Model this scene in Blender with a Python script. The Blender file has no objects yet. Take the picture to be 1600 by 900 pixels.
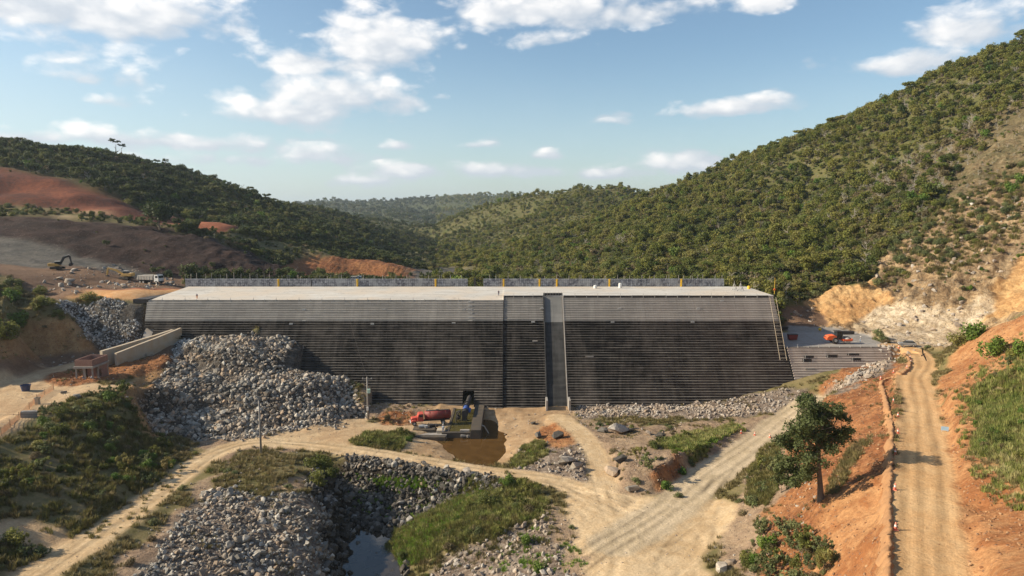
import bpy, bmesh, math, random
import numpy as np
from mathutils import Vector, Matrix
R = math.radians
sc = bpy.context.scene
COL = sc.collection
# ------------------------------------------------------------------ camera
CAMZ, F, PITCH = 52.0, 1067.0, math.atan(0.1125)
cam = bpy.data.cameras.new('camera'); cam_o = bpy.data.objects.new('camera', cam); COL.objects.link(cam_o)
cam.sensor_width = 36.0; cam.lens = 36.0 * F / 1600.0
cam.clip_start = 0.5; cam.clip_end = 30000
cam_o.location = (0, 0, CAMZ); cam_o.rotation_euler = (math.pi / 2 - PITCH, 0, 0)
sc.camera = cam_o
# ------------------------------------------------------------------ light and sky
SUN_EL, SUN_AZ = R(28.5), R(-92)          # sun stands to the left, a touch behind the camera
sd = Vector((math.sin(SUN_AZ) * math.cos(SUN_EL), math.cos(SUN_AZ) * math.cos(SUN_EL), math.sin(SUN_EL)))
sun = bpy.data.lights.new('sun', 'SUN'); sun.energy = 5.0; sun.angle = R(0.55); sun.color = (1.0, 0.87, 0.66)
sun_o = bpy.data.objects.new('sun', sun); COL.objects.link(sun_o)
sun_o.rotation_euler = sd.to_track_quat('Z', 'Y').to_euler(); sun_o.location = (-200, 0, 300)
sc.view_settings.view_transform = 'Standard'; sc.view_settings.look = 'None'
sc.view_settings.exposure = 0.60; sc.view_settings.gamma = 1.0
world = bpy.data.worlds.new('World'); sc.world = world; world.use_nodes = True

class NT:
    """tiny helper for node trees"""
    def __init__(s, nt): s.nt = nt; s.n = nt.nodes; s.l = nt.links
    def new(s, t, **k):
        n = s.n.new(t)
        for a, b in k.items(): setattr(n, a, b)
        return n
    def link(s, a, b): s.l.new(a, b)
    def setin(s, n, i, v):
        if v is None: return
        if isinstance(v, bpy.types.NodeSocket): s.l.new(v, n.inputs[i])
        else: n.inputs[i].default_value = v
    def math(s, op, a, b=None, c=None, clamp=False):
        n = s.new('ShaderNodeMath', operation=op, use_clamp=clamp)
        s.setin(n, 0, a); s.setin(n, 1, b); s.setin(n, 2, c); return n.outputs[0]
    def mix(s, f, a, b, mode='MIX'):
        n = s.new('ShaderNodeMix', data_type='RGBA', blend_type=mode)
        s.setin(n, 0, f); s.setin(n, 6, a if not isinstance(a, tuple) else (*a[:3], 1)); s.setin(n, 7, b if not isinstance(b, tuple) else (*b[:3], 1))
        return n.outputs[2]
    def noise(s, vec, scale, detail=4, rough=0.55, dist=0.0):
        n = s.new('ShaderNodeTexNoise'); s.setin(n, 'Vector', vec); n.inputs['Scale'].default_value = scale
        n.inputs['Detail'].default_value = detail; n.inputs['Roughness'].default_value = rough; n.inputs['Distortion'].default_value = dist
        return n.outputs[0]
    def ramp(s, f, stops, interp='LINEAR'):
        n = s.new('ShaderNodeValToRGB'); e = n.color_ramp.elements; n.color_ramp.interpolation = interp
        while len(e) < len(stops): e.new(0.5)
        for i, (p, c) in enumerate(stops):
            e[i].position = p; e[i].color = (*c, 1) if isinstance(c, tuple) else (c, c, c, 1)
        s.setin(n, 0, f); return n.outputs[0]
    def rng(s, v, a, b, c=0.0, d=1.0, smooth=False):
        n = s.new('ShaderNodeMapRange'); n.clamp = True
        if smooth: n.interpolation_type = 'SMOOTHSTEP'
        s.setin(n, 0, v); n.inputs[1].default_value = a; n.inputs[2].default_value = b; n.inputs[3].default_value = c; n.inputs[4].default_value = d
        return n.outputs[0]

def build_sky():
    w = NT(world.node_tree); w.n.clear()
    out = w.new('ShaderNodeOutputWorld'); bg = w.new('ShaderNodeBackground'); w.link(bg.outputs[0], out.inputs[0])
    sky = w.new('ShaderNodeTexSky', sky_type='NISHITA'); sky.sun_disc = False
    sky.sun_elevation = SUN_EL; sky.sun_rotation = SUN_AZ; sky.altitude = 200; sky.air_density = 1.0; sky.dust_density = 1.0; sky.ozone_density = 1.6
    bg.inputs[1].default_value = 0.096
    tc = w.new('ShaderNodeTexCoord'); sep = w.new('ShaderNodeSeparateXYZ'); w.link(tc.outputs['Generated'], sep.inputs[0])
    X, Y, Z = sep.outputs
    # azimuth / elevation of the view direction (radians): the clouds are laid out on the dome by direction
    az = w.math('ARCTAN2', X, Y)
    el = w.math('ARCSINE', Z)
    comb = w.new('ShaderNodeCombineXYZ'); w.setin(comb, 0, az); w.setin(comb, 1, w.math('MULTIPLY', el, 1.9)); V = comb.outputs[0]
    n1 = w.noise(V, 9.0, 9, 0.56, 0.25)
    n2 = w.noise(V, 30.0, 9, 0.66, 0.5)
    nn = w.math('ADD', w.math('MULTIPLY', w.math('SUBTRACT', n1, 0.5), 3.1), w.math('MULTIPLY', w.math('SUBTRACT', n2, 0.5), 1.6))
    # billows: rounded cells on a warped lattice
    wv = w.new('ShaderNodeVectorMath', operation='ADD'); w.link(V, wv.inputs[0]); nz = w.new('ShaderNodeTexNoise'); w.link(V, nz.inputs['Vector']); nz.inputs['Scale'].default_value = 14; nz.inputs['Detail'].default_value = 6
    sc2 = w.new('ShaderNodeVectorMath', operation='SCALE'); w.link(nz.outputs['Color'], sc2.inputs[0]); sc2.inputs['Scale'].default_value = .07; w.link(sc2.outputs[0], wv.inputs[1])
    def cells(s_):
        vo = w.new('ShaderNodeTexVoronoi', feature='SMOOTH_F1'); w.link(wv.outputs[0], vo.inputs['Vector']); vo.inputs['Scale'].default_value = s_; vo.inputs['Smoothness'].default_value = .35; return vo.outputs['Distance']
    b1 = cells(16.0); b2 = cells(38.0)
    bil = w.math('ADD', w.math('MULTIPLY', w.math('SUBTRACT', .45, b1), 1.5), w.math('MULTIPLY', w.math('SUBTRACT', .45, b2), .8))
    nn = w.math('ADD', w.math('MULTIPLY', nn, .72), w.math('MULTIPLY', bil, .75))
    def ae(u, v):
        t = (450 - v) / F; dx = (u - 800) / F
        dy = math.cos(PITCH) + math.sin(PITCH) * t; dz = -math.sin(PITCH) + math.cos(PITCH) * t
        return math.atan2(dx, dy), math.atan2(dz, math.hypot(dx, dy))
    # cumulus: direction centre, half width, half height (in pixels of the photograph), density
    blobs = [(90,14,240,56,1.4),(290,25,100,42,1.15),(60,60,110,30,.5),(470,98,75,34,1.15),(590,68,95,62,1.3),(455,178,120,30,1.2),(520,152,115,40,1.3),(870,18,195,40,1.3),(850,62,60,22,.8),
             (1135,170,95,16,1.15),(1190,158,45,13,.9),(1440,98,130,24,1.05),(1540,48,110,50,1.05),(1190,8,40,18,.9),
             (140,122,85,26,.8),(100,92,50,20,.6),(170,158,50,15,.75),(40,150,45,14,.4),(500,246,66,20,1.2),(622,228,28,11,1.0),(640,268,80,17,1.25),(560,284,70,12,.8),
             (770,268,90,16,1.1),(745,227,34,8,.9),(860,243,26,11,1.1),(950,271,80,14,1.1),(1070,258,100,20,1.1),(240,222,200,20,1.05),(60,218,130,18,.95),(330,250,120,14,.6),(390,234,45,12,.5),
             (1160,132,18,8,.5),(960,190,30,7,.35),(684,152,14,6,.4),(712,76,16,8,.4),(330,150,60,20,.3)]
    acc = None; lift = None
    for (u, v, a, b, k) in blobs:
        A, E = ae(u, v); A2, E2 = ae(u + a, v); ra = abs(A2 - A); rb = abs(ae(u, v - b)[1] - E)
        dx = w.math('MULTIPLY', w.math('SUBTRACT', az, A), 1 / ra)
        dy = w.math('MULTIPLY', w.math('SUBTRACT', el, E), 1 / rb)
        # flatter underside
        dyl = w.math('MULTIPLY', w.math('MINIMUM', dy, 0.0), 1.5); dy = w.math('ADD', w.math('MAXIMUM', dy, 0.0), dyl)
        r2 = w.math('ADD', w.math('MULTIPLY', dx, dx), w.math('MULTIPLY', dy, dy))
        g = w.math('MULTIPLY', w.math('SUBTRACT', 1.35, w.math('SQRT', r2)), k)
        acc = g if acc is None else w.math('MAXIMUM', acc, g)
        hh = w.math('ADD', w.math('MULTIPLY', dy, 0.5), w.math('MULTIPLY', dx, -0.22))
        wgt = w.math('MAXIMUM', g, 0.001)
        hw = w.math('MULTIPLY', hh, wgt)
        lift = (hw, wgt) if lift is None else (w.math('ADD', lift[0], hw), w.math('ADD', lift[1], wgt))
    # the rest of the dome carries scattered cumulus of the same kind
    outside = w.math('MAXIMUM', w.rng(w.math('ABSOLUTE', az), 0.72, 0.85), w.rng(el, 0.34, 0.42))
    nb = w.rng(w.noise(V, 3.2, 3, 0.5), 0.5, 0.68, -0.6, 0.9)
    nb = w.math('SUBTRACT', w.math('MULTIPLY', w.math('ADD', nb, 1.0), outside), 1.0)
    acc = w.math('MAXIMUM', acc, nb)
    acc = w.math('MAXIMUM', acc, -0.6)
    dens = w.math('ADD', acc, w.math('SUBTRACT', nn, 0.14))
    cover = w.math('POWER', w.rng(dens, -0.12, 0.95, 0, 1, True), .85)
    h = w.math('DIVIDE', lift[0], lift[1])
    # lit tops towards the sun, grey undersides
    n3 = w.noise(V, 16.0, 6, 0.6, 0.2)
    shade = w.math('ADD', w.math('ADD', w.math('MULTIPLY', h, 1.0), w.math('MULTIPLY', bil, .55)), w.math('MULTIPLY', w.math('SUBTRACT', n3, 0.5), 1.3))
    shade = w.rng(shade, -0.45, 0.75, 0, 1, True)
    ccol = w.mix(shade, (4.5, 4.9, 5.4), (8.4, 8.1, 7.8))
    thin = w.math('MULTIPLY', cover, 0.93)
    # thin veil towards the horizon
    veil = w.math('MULTIPLY', w.rng(el, 0.0, 0.24, 0.50, 0.0, True), w.rng(w.noise(V, 5.0, 5, 0.6), 0.3, 0.7, 0.55, 1.0))
    veil = w.math('ADD', veil, w.math('MULTIPLY', w.math('MULTIPLY', w.rng(az, 0.1, -0.9, 0, .32, True), w.rng(el, .0, .42, 1, 0, True)), 1.0), clamp=True)
    skyc = w.mix(1.0, sky.outputs[0], (.94, 1.02, 1.01), 'MULTIPLY')
    c0 = w.mix(veil, skyc, (4.7, 5.5, 5.9))
    c = w.mix(thin, c0, ccol)
    w.link(c, bg.inputs[0])
build_sky()

# ------------------------------------------------------------------ pixel -> place helpers (measuring the photograph)
cP, sP = math.cos(PITCH), math.sin(PITCH)
def ray(u, v):
    t = (450 - v) / F
    return np.array([(u - 800) / F, cP + sP * t, -sP + cP * t])
def at_z(u, v, z):
    d = ray(u, v); s = (z - CAMZ) / d[2]; return (d[0] * s, d[1] * s, z)
def at_d(u, v, dep):
    d = ray(u, v); s = dep / d[1]; return (d[0] * s, dep, CAMZ + d[2] * s)
def to_px(x, y, z):
    dz = z - CAMZ; w_ = y * cP - dz * sP; w_ = np.where(w_ < 1, 1, w_)
    return 800 + F * x / w_, 450 - F * (y * sP + dz * cP) / w_

# ------------------------------------------------------------------ numpy value noise
def _hash(ix, iy, seed):
    h = (ix.astype(np.int64) * 374761393 + iy.astype(np.int64) * 668265263 + seed * 1442695041) & 0x7fffffff
    h = ((h ^ (h >> 13)) * 1274126177) & 0x7fffffff
    return ((h ^ (h >> 16)) & 0xffff) / 65535.0
def vnoise(x, y, seed=0):
    ix = np.floor(x); iy = np.floor(y); fx = x - ix; fy = y - iy
    fx = fx * fx * (3 - 2 * fx); fy = fy * fy * (3 - 2 * fy)
    a = _hash(ix, iy, seed); b = _hash(ix + 1, iy, seed); c = _hash(ix, iy + 1, seed); d = _hash(ix + 1, iy + 1, seed)
    return (a * (1 - fx) + b * fx) * (1 - fy) + (c * (1 - fx) + d * fx) * fy - 0.5
def fbm(x, y, octs=4, seed=0):
    s = 0; a = 1.0
    for i in range(octs):
        s = s + a * vnoise(x, y, seed + i * 17); x = x * 2.03 + 11.3; y = y * 2.03 - 7.1; a *= 0.5
    return s
def ridged(x, y, octs=4, seed=0):
    s = 0; a = 1.0
    for i in range(octs):
        s = s + a * (0.5 - np.abs(vnoise(x, y, seed + i * 31)) * 2); x = x * 2.1 + 5.2; y = y * 2.1 + 3.3; a *= 0.5
    return s
def sstep(a, b, v):
    t = np.clip((v - a) / (b - a), 0, 1); return t * t * (3 - 2 * t)

# ------------------------------------------------------------------ terrain: surveyed points
Z = at_z; D = at_d
ctrl = []
def zz(*L):
    for (u, v, z) in L: ctrl.append(Z(u, v, z))
def dd(*L):
    for (u, v, d) in L: ctrl.append(D(u, v, d))
def ww(*L): ctrl.extend(L)
# toe of the dam and stilling pond
zz((620,650,.6),(700,648,.4),(560,655,1.5),(790,660,.3),(840,660,.4),(900,655,.6),(960,650,1),(1040,650,1.2),(1100,648,1.5),(1160,645,2),(1210,640,3),(1245,628,4.5))
zz((700,690,-.9),(760,690,-1.2),(770,710,-1.3),(720,705,-1.2),(690,712,.5),(650,705,.9),(735,722,-.9),(780,722,-.6),(795,700,-.2),(820,690,.7),(760,665,-1.0),(800,665,-.2),(790,680,-.2),(740,655,-.2))
zz((600,665,1),(560,672,1.5),(580,690,2.0),(620,690,1.6),(640,678,.6),(560,690,2.4),(590,645,2),(620,642,1.6))
# rubble between the yard and the dam
zz((830,700,1.2),(860,690,2.2),(870,720,2.6),(850,735,1.6),(820,735,1.4),(900,715,2),(955,700,2.6),(1000,690,3),(1050,680,2.5),(960,725,4),(930,700,2.2),(970,740,3.6),(1010,740,4.0),(1060,725,5.2),(1090,720,5.4),(1110,700,3.8),(1060,700,4.2),(1010,715,4.2),
   (1040,765,2.2),(1000,772,2.0),(960,768,2),(1150,672,2.6),(1080,690,3.4),(1130,685,3.0),(990,668,1.6),(940,668,1.4),(1085,760,2.1),(1095,742,3.2))
# yard
zz((880,770,2),(950,800,2),(1000,830,2.2),(960,860,2.6),(1000,900,3),(960,920,3),(1060,820,2.2),(1100,780,2.1),(1080,850,2.6),(1120,820,2.6),(860,760,2),(1130,860,3.4),(1060,900,3.2))
# creek bed and pond
zz((560,740,-1.2),(620,745,-1.5),(700,752,-1.2),(760,757,.4),(540,770,-4),(600,775,-4),(660,775,-3.8),(720,775,-2.8),(560,810,-5.2),(620,810,-5),(660,800,-4.2),(530,740,-1.6),
   (560,850,-6.2),(600,860,-6.2),(560,890,-6.2),(600,900,-6.2),(540,930,-6.2),(640,880,-5.6),(615,890,-5.8),(580,960,-6.2),(535,800,-4.8),(532,850,-6),(528,890,-6.2),(650,920,-5.2))
# green mound right of the creek
zz((700,780,-2.4),(740,770,-.4),(790,758,1.2),(830,765,1.6),(840,785,1.4),(800,790,1.6),(750,800,.8),(700,810,-.6),(660,820,-2.6),(640,845,-4.2),(680,850,-2.4),(740,850,-.8),(800,840,.4),(860,820,1.6),
   (880,850,1.8),(920,890,2.2),(850,890,.8),(780,890,-.8),(720,890,-2.6),(680,900,-3.8),(700,940,-3.8),(820,940,.2),(910,940,2.4),(840,800,1.8))
# left bank of the creek: rubble slope and dry grass knoll
zz((505,700,2.2),(450,715,3.0),(400,725,3.6),(360,735,3.6),(350,760,3.8),(420,745,4.2),(470,735,3.6),(500,735,2.6),(515,742,1.2),(440,770,3.4),(480,765,3.0),(508,775,1.0),(515,800,-.6),(490,790,2.2),
   (330,775,3.6),(380,790,3.2),(430,800,2.4),(470,805,1.6),(490,830,.6),(510,835,-1.6),(518,870,-3.6),(500,860,-.8),(515,900,-4.2),(440,840,1.4),(380,840,2.6),(310,830,3.8),(250,870,4.6),(330,880,3.0),(420,880,.8),(480,890,-1.0),(470,930,-1.4),(380,930,1.6),(250,920,4.4),(190,900,5.2))
# left road sides and bushes
zz((20,870,6.2),(60,850,6.0),(120,835,5.4),(0,820,7.5),(60,800,7.4),(130,790,6.2),(200,770,5.2),(240,735,4.2),(180,740,6.0),(100,760,8.0),(0,760,10),(0,890,6.4),(0,930,7),(-80,930,9),(-80,800,12),
   (40,720,10.2),(100,720,9.0),(160,700,8.0),(220,700,5.6),(260,700,4.2),(270,720,3.6),(40,680,12.2),(80,665,12.4),(90,690,11.0),(150,665,10.4),(200,660,8.6),(240,675,5.0),(262,690,4.0),(200,620,12.2),(225,640,9.5),(235,660,6.0),(215,600,13),(240,590,13.5),(245,605,9.0))
# terrace with the brick building
zz((0,690,12.5),(0,650,12.5),(0,600,12.6),(40,640,12.5),(50,600,12.5),(100,620,12.5),(100,600,12.5),(150,602,12.5),(190,600,12.7),(160,612,12.4),(0,570,12.8),(50,575,12.8),(100,572,12.9),(170,572,12.8),(210,575,13.2),(140,640,12.2),(250,560,14),(270,548,14.6),(180,560,13.2),(230,545,14.2),(-60,640,13),(-60,700,13.5),
   (110,562,13),(200,552,13.6),(150,552,13.2),(60,562,13.0),(250,532,14.6),(290,520,17.5))
# rockfill against the dam
zz((225,620,8.5),(230,650,5.4),(260,680,2.8),(310,690,2.5),(380,682,2.6),(460,672,2.4),(530,658,2.0),(555,640,3.0),(570,650,2),(545,610,6.0),(520,580,9.6),(490,545,13.8),(460,525,17.2),(430,517,19.4),(380,518,19.2),(320,520,18.4),(300,535,16.6),(290,552,14.2),
   (350,540,16.8),(420,540,16.2),(450,560,13.4),(400,570,13.0),(330,570,12.8),(280,575,12.0),(250,600,10.0),(300,610,8.8),(380,600,9.6),(460,590,10.0),(500,620,6.6),(420,630,6.6),(340,640,6.0),(280,650,5.2),(400,660,4.2),(480,650,4.2))
# embankment left of the dam, top platform
zz((95,468,26.9),(160,468,26.8),(225,468,26.6),(140,453,27.0),(230,452,27.0),(285,452,27.0),(250,460,26.9),(100,475,25.4),(130,500,21.4),(160,520,18.0),(180,540,14.6),(220,545,14.0),(200,520,18),(180,490,23.0),(230,500,21.5),(240,525,16.4),(150,538,14.6),(125,510,19.4))
# grassy mound at the left edge with its orange bank
dd((0,430,182),(60,465,186),(100,480,188),(125,505,188),(146,528,187),(0,470,170),(60,490,178),(0,500,165),(40,500,182),(90,503,184),(130,515,185))
zz((0,550,14),(45,556,13.4),(100,554,13.2),(148,551,13.2),(20,530,17))
dd((-100,420,175),(-100,520,160),(-160,640,110))
# bench with the excavators
dd((20,420,225),(90,424,228),(140,418,232),(60,440,208),(120,455,200),(160,445,215),(200,440,226),(260,444,226),(150,432,226),(290,440,240),(-100,400,235),(0,426,210))
# grey slope, dark brown slope, red terraces
dd((0,378,262),(60,385,262),(120,405,256),(200,425,250),(260,434,245),(-120,370,270),
   (0,340,290),(100,345,290),(200,355,290),(300,372,286),(380,398,280),(440,425,270),(300,410,262),(200,395,265),(100,370,274),(380,430,258),(460,436,262),
   (0,325,318),(100,330,322),(200,338,325),(280,352,330),(360,362,335),(0,312,330),(100,314,333),(200,322,338),(300,340,342),(0,282,352),(60,290,352),(130,300,352),(200,315,350),(260,330,350),(330,345,350),(385,355,350),(-200,300,345))
# left wooded hill
dd((0,238,450),(60,240,455),(120,246,462),(180,252,470),(250,270,490),(330,294,530),(400,308,600),(470,320,680),(520,326,750),(-200,215,450),(-400,200,480),
   (60,262,395),(200,285,400),(330,325,410),(430,352,440),(520,370,480),(600,392,520),(640,405,540),(480,340,560),(560,356,640),(620,372,720),
   (300,360,345),(400,377,350),(500,398,360),(600,420,380),(690,432,400),(440,410,330),(500,418,345),(600,430,365),(450,437,300),(560,438,330),(680,438,380),
   (0,330,700),(200,345,700),(400,350,900),(500,350,1000),(0,330,1400))
dd((420,312,960),(480,322,980),(540,333,1000),(600,344,1040),(640,352,1080),(665,368,1120),(300,330,1000),(560,360,900),(620,375,880),(650,382,850))
# valley upstream
dd((700,428,430),(750,430,430),(660,420,470),(700,412,520),(680,400,640),(690,390,760),(800,436,340),(700,445,300))
ww((0,250,8),(-50,260,8),(50,250,8),(-90,250,20),(0,300,9),(60,280,14))
# right wooded hill
dd((1215,452,240),(1230,478,228),(1150,440,262),(1100,432,280),(1000,430,310),(900,432,345),(830,433,380),
   (1250,420,262),(1300,400,275),(1350,410,262),(1150,380,340),(1250,340,340),(1350,300,335),(1100,350,390),(1200,300,400),(1300,255,400),(1400,205,395),(1500,155,385),(1300,350,310),(1400,330,290),(1450,280,320),(1500,230,330),(1580,150,350),
   (1050,380,360),(1000,350,450),(950,390,400),(900,375,450),(850,400,410),(920,352,490),(960,328,530),(830,394,450),(760,418,440),
   (1600,62,400),(1500,102,412),(1400,146,425),(1300,198,445),(1200,240,475),(1100,276,520),(1010,304,580),(1700,20,390),(1850,-40,380),
   (1600,130,560),(1400,210,600),(1200,290,680),(1050,330,760),(1850,60,600))
dd((980,303,800),(930,303,820),(850,306,860),(800,315,900),(750,330,950),(710,350,1000),(685,372,1060),(960,345,650),(900,345,680),(850,352,690),(800,370,680),(750,385,680),(720,400,620),(780,400,560),(830,385,560),(900,366,570),
   (950,350,1200),(850,352,1300),(780,350,1300),(700,380,1300))
# right abutment: cut slope and pale rock face
zz((1240,517,14.4),(1300,512,14.4),(1250,535,14.3),(1340,520,14.4),(1380,535,14.3),(1330,535,14.3),(1235,512,14.4),(1290,512,14.4),(1420,540,14.6))
dd((1228,490,226),(1265,470,240),(1300,455,240),(1335,448,240),(1365,446,238),(1300,495,228),(1340,505,222),(1375,515,214),(1250,495,230),
   (1380,480,226),(1400,500,215),(1410,525,204),(1450,520,204),(1500,540,192),(1480,505,206),(1440,480,216),(1400,440,236),(1380,420,246),(1430,400,244),(1470,440,222),(1530,480,206),(1560,520,192),(1530,545,188),
   (1560,440,212),(1600,400,218),(1600,460,204),(1500,380,238),(1450,350,262),(1530,330,256),(1600,340,240),(1560,270,284),(1600,210,300),(1500,290,295),(1660,380,210),(1700,300,240),(1750,180,290),(1700,430,190),(1480,360,250))
# haul road bank on the right
zz((1500,905,20.2),(1530,900,22),(1600,900,27),(1700,900,34))
dd((1480,560,170),(1500,620,128),(1530,560,140),(1520,520,156),(1560,510,146),(1600,490,140),(1560,560,124),(1600,560,112),(1530,640,108),(1520,700,90),(1560,640,104),(1600,640,96),(1560,740,78),(1600,740,73),(1530,800,71),(1600,820,63),(1680,600,100),(1700,760,66),(1700,480,135),
   (1620,500,175),(1560,515,175),(1505,548,176),(1475,585,150))
# slope between haul road and yard
zz((1385,900,19.6),(1380,820,19.3),(1378,740,18.8),(1376,680,18.0),(1378,640,16.8),(1385,615,15.6),(1330,620,12.5),(1300,615,9.5),(1270,612,7.0),(1330,650,14.5),(1290,650,8.5),(1330,700,15.0),(1280,700,8.5),(1230,690,4.2),(1330,760,15.8),(1283,780,13.0),(1230,760,8.0),(1190,740,4.2),(1160,770,3.6),(1200,800,6.0),(1250,820,10.4),(1320,830,15.0),
   (1330,890,14.4),(1250,890,9.2),(1180,860,5.4),(1150,890,4.6),(1120,930,4.0),(1250,940,9.0),(1340,940,14.5),(1240,640,4.0),(1262,625,5.8),(1170,700,2.8),(1300,600,9.0),(1350,590,12.6),(1385,570,14.0),(1330,575,10.5))
# far country
dd((500,326,2300),(600,318,2500),(700,314,2600),(800,314,2600),(900,318,2600),(400,330,2300),(600,345,1500),(660,352,1600),(700,360,1500),(560,340,1700),(650,336,2000),(740,336,2000),
   (640,318,5200),(690,306,5200),(720,306,5200),(745,313,5200),(780,309,5200),(830,312,5200),(700,316,4000),(500,330,5200),(900,320,5200),(200,330,3000),(1200,330,3000))
ww((-9000,9000,120),(9000,9000,120),(0,9500,150),(-9000,0,120),(9000,0,140),(-4000,0,150),(4000,0,160),(-1500,200,150),(1500,200,190),(-9000,-4000,100),(9000,-4000,100),(0,-4000,60),
   (0,0,0),(0,-150,-4),(-60,20,10),(-120,60,16),(-250,80,60),(-250,-100,60),(60,20,22),(90,20,40),(160,60,85),(250,100,130),(250,-100,120),(-700,-300,120),(700,-300,160),(-600,300,120),(700,350,190),(20,40,0),(-30,50,-4),(0,50,-7),(-500,200,100),(-250,180,50),(-200,130,40),(230,200,105))
ctrl = np.array(ctrl, float)
# drop near-duplicates
keep = []
for i, p in enumerate(ctrl):
    if all((ctrl[j, 0] - p[0]) ** 2 + (ctrl[j, 1] - p[1]) ** 2 > 0.8 for j in keep): keep.append(i)
ctrl = ctrl[keep]
P = ctrl[:, :2]; N = len(P)
def phi(r): return r
A_ = np.zeros((N + 3, N + 3)); dist = np.sqrt(((P[:, None] - P[None]) ** 2).sum(-1))
A_[:N, :N] = phi(dist) - np.eye(N) * 0.6; A_[:N, N] = 1; A_[:N, N + 1:] = P / 1000; A_[N, :N] = 1; A_[N + 1:, :N] = P.T / 1000
wts = np.linalg.solve(A_, np.concatenate([ctrl[:, 2], np.zeros(3)]))
def base_h(x, y):
    x = np.asarray(x, float).ravel(); y = np.asarray(y, float).ravel(); o = np.empty_like(x)
    for i in range(0, len(x), 20000):
        xs = x[i:i + 20000]; ys = y[i:i + 20000]
        r = np.sqrt((xs[:, None] - P[None, :, 0]) ** 2 + (ys[:, None] - P[None, :, 1]) ** 2)
        o[i:i + 20000] = r @ wts[:N] + wts[N] + xs / 1000 * wts[N + 1] + ys / 1000 * wts[N + 2]
    return o
# grid lines: fine where the site is, wider with distance
def axis(lo, hi, step, g, g2, far_lo, far_hi):
    mid = list(np.arange(lo, hi + step * .5, step)); a = []; s = step; v = lo
    while v > far_lo: s *= g; v -= s; a.append(v)
    b = []; s = step; v = mid[-1]
    while v < far_hi: s *= g2; v += s; b.append(v)
    return np.array(a[::-1] + mid + b)
GX = axis(-108, 140, 0.5, 1.035, 1.026, -9000, 9000)
GY = axis(56, 226, 0.5, 1.07, 1.026, -3500, 9500)
MX, MY = np.meshgrid(GX, GY)
HZ = None
def polydist(x, y, pl):
    """distance to polyline, height at the foot, signed side offset and run length"""
    best = np.full(x.shape, 1e9); hz = np.zeros(x.shape); sg = np.zeros(x.shape); run = np.zeros(x.shape); L = 0
    for (a, b) in zip(pl[:-1], pl[1:]):
        dx, dy = b[0] - a[0], b[1] - a[1]; l2 = dx * dx + dy * dy; l = math.sqrt(l2)
        t = np.clip(((x - a[0]) * dx + (y - a[1]) * dy) / l2, 0, 1)
        ex = x - a[0] - t * dx; ey = y - a[1] - t * dy; d = np.sqrt(ex * ex + ey * ey)
        m = d < best; best = np.where(m, d, best); hz = np.where(m, a[2] + t * (b[2] - a[2]), hz)
        side = (ex * dy - ey * dx) / l; sg = np.where(m, side, sg); run = np.where(m, L + t * l, run); L += l
    return best, hz, sg, run
def smooth_line(pts, n=6):
    pts = [np.array(p, float) for p in pts]; o = []
    for i in range(len(pts) - 1):
        p0 = pts[max(i - 1, 0)]; p1 = pts[i]; p2 = pts[i + 1]; p3 = pts[min(i + 2, len(pts) - 1)]
        for k in range(n):
            t = k / n; o.append(0.5 * ((2 * p1) + (-p0 + p2) * t + (2 * p0 - 5 * p1 + 4 * p2 - p3) * t * t + (-p0 + 3 * p1 - 3 * p2 + p3) * t ** 3))
    o.append(pts[-1]); return o
roads = {
 'valley': (smooth_line([Z(-30,960,7),Z(20,925,6.6),Z(75,888,6),Z(150,838,5.2),Z(215,792,4.4),Z(275,748,3.6),Z(325,713,3.0),Z(390,692,2.6),Z(460,693,2.2),Z(560,706,2),Z(660,722,2),Z(760,738,2),Z(870,753,2),Z(940,780,2)]), 3.1, 2.5),
 'truck': (smooth_line([Z(455,690,2.2),Z(520,679,2.0),Z(580,672,1.6),Z(640,670,1.2),Z(690,664,.8)]), 2.2, 2.0),
 'ramp': (smooth_line([Z(874,652,1.0),Z(905,676,1.8),Z(928,705,2.2),Z(938,740,2.2),Z(945,775,2.1)]), 2.6, 2.0),
 'quarry': (smooth_line([Z(960,850,2.4),Z(1040,800,2.1),Z(1110,742,2.1),Z(1165,705,2.3),Z(1210,672,2.8),Z(1245,645,3.6),Z(1275,625,5.6)]), 4.2, 2.5),
 'haul': (smooth_line([Z(1452,1000,20.3),Z(1452,900,20.1),Z(1448,820,19.8),Z(1443,740,19.3),Z(1440,690,18.6),Z(1438,650,17.7),Z(1432,615,16.8),Z(1428,590,16.0),Z(1440,565,15.0),Z(1425,548,14.5),Z(1395,540,14.4)]), 3.3, 1.6),
 'terrace': (smooth_line([Z(-60,680,12.6),Z(-10,640,12.6),Z(20,610,12.6),Z(60,585,12.7),Z(110,572,12.9),Z(150,562,13.2),Z(190,552,13.8),Z(235,540,14.4)]), 3.0, 2.0),
}
def flat_h(x, y, h):
    for k, (pl, hw, fall) in roads.items():
        d, hz, sg, run = polydist(x, y, pl)
        w_ = 1 - sstep(hw, hw + fall, d); h = h * (1 - w_) + hz * w_
    return h
X0 = MX.ravel(); Y0 = MY.ravel()
HB = base_h(X0, Y0)
U0, V0 = to_px(X0, Y0, HB)
def inpoly(u, v, poly):
    c = np.zeros(u.shape, bool); j = len(poly) - 1
    for i in range(len(poly)):
        (xi, yi), (xj, yj) = poly[i], poly[j]
        m = ((yi > v) != (yj > v)) & (u < (xj - xi) * (v - yi) / ((yj - yi) if yj != yi else 1e-9) + xi); c ^= m; j = i
    return c
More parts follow.
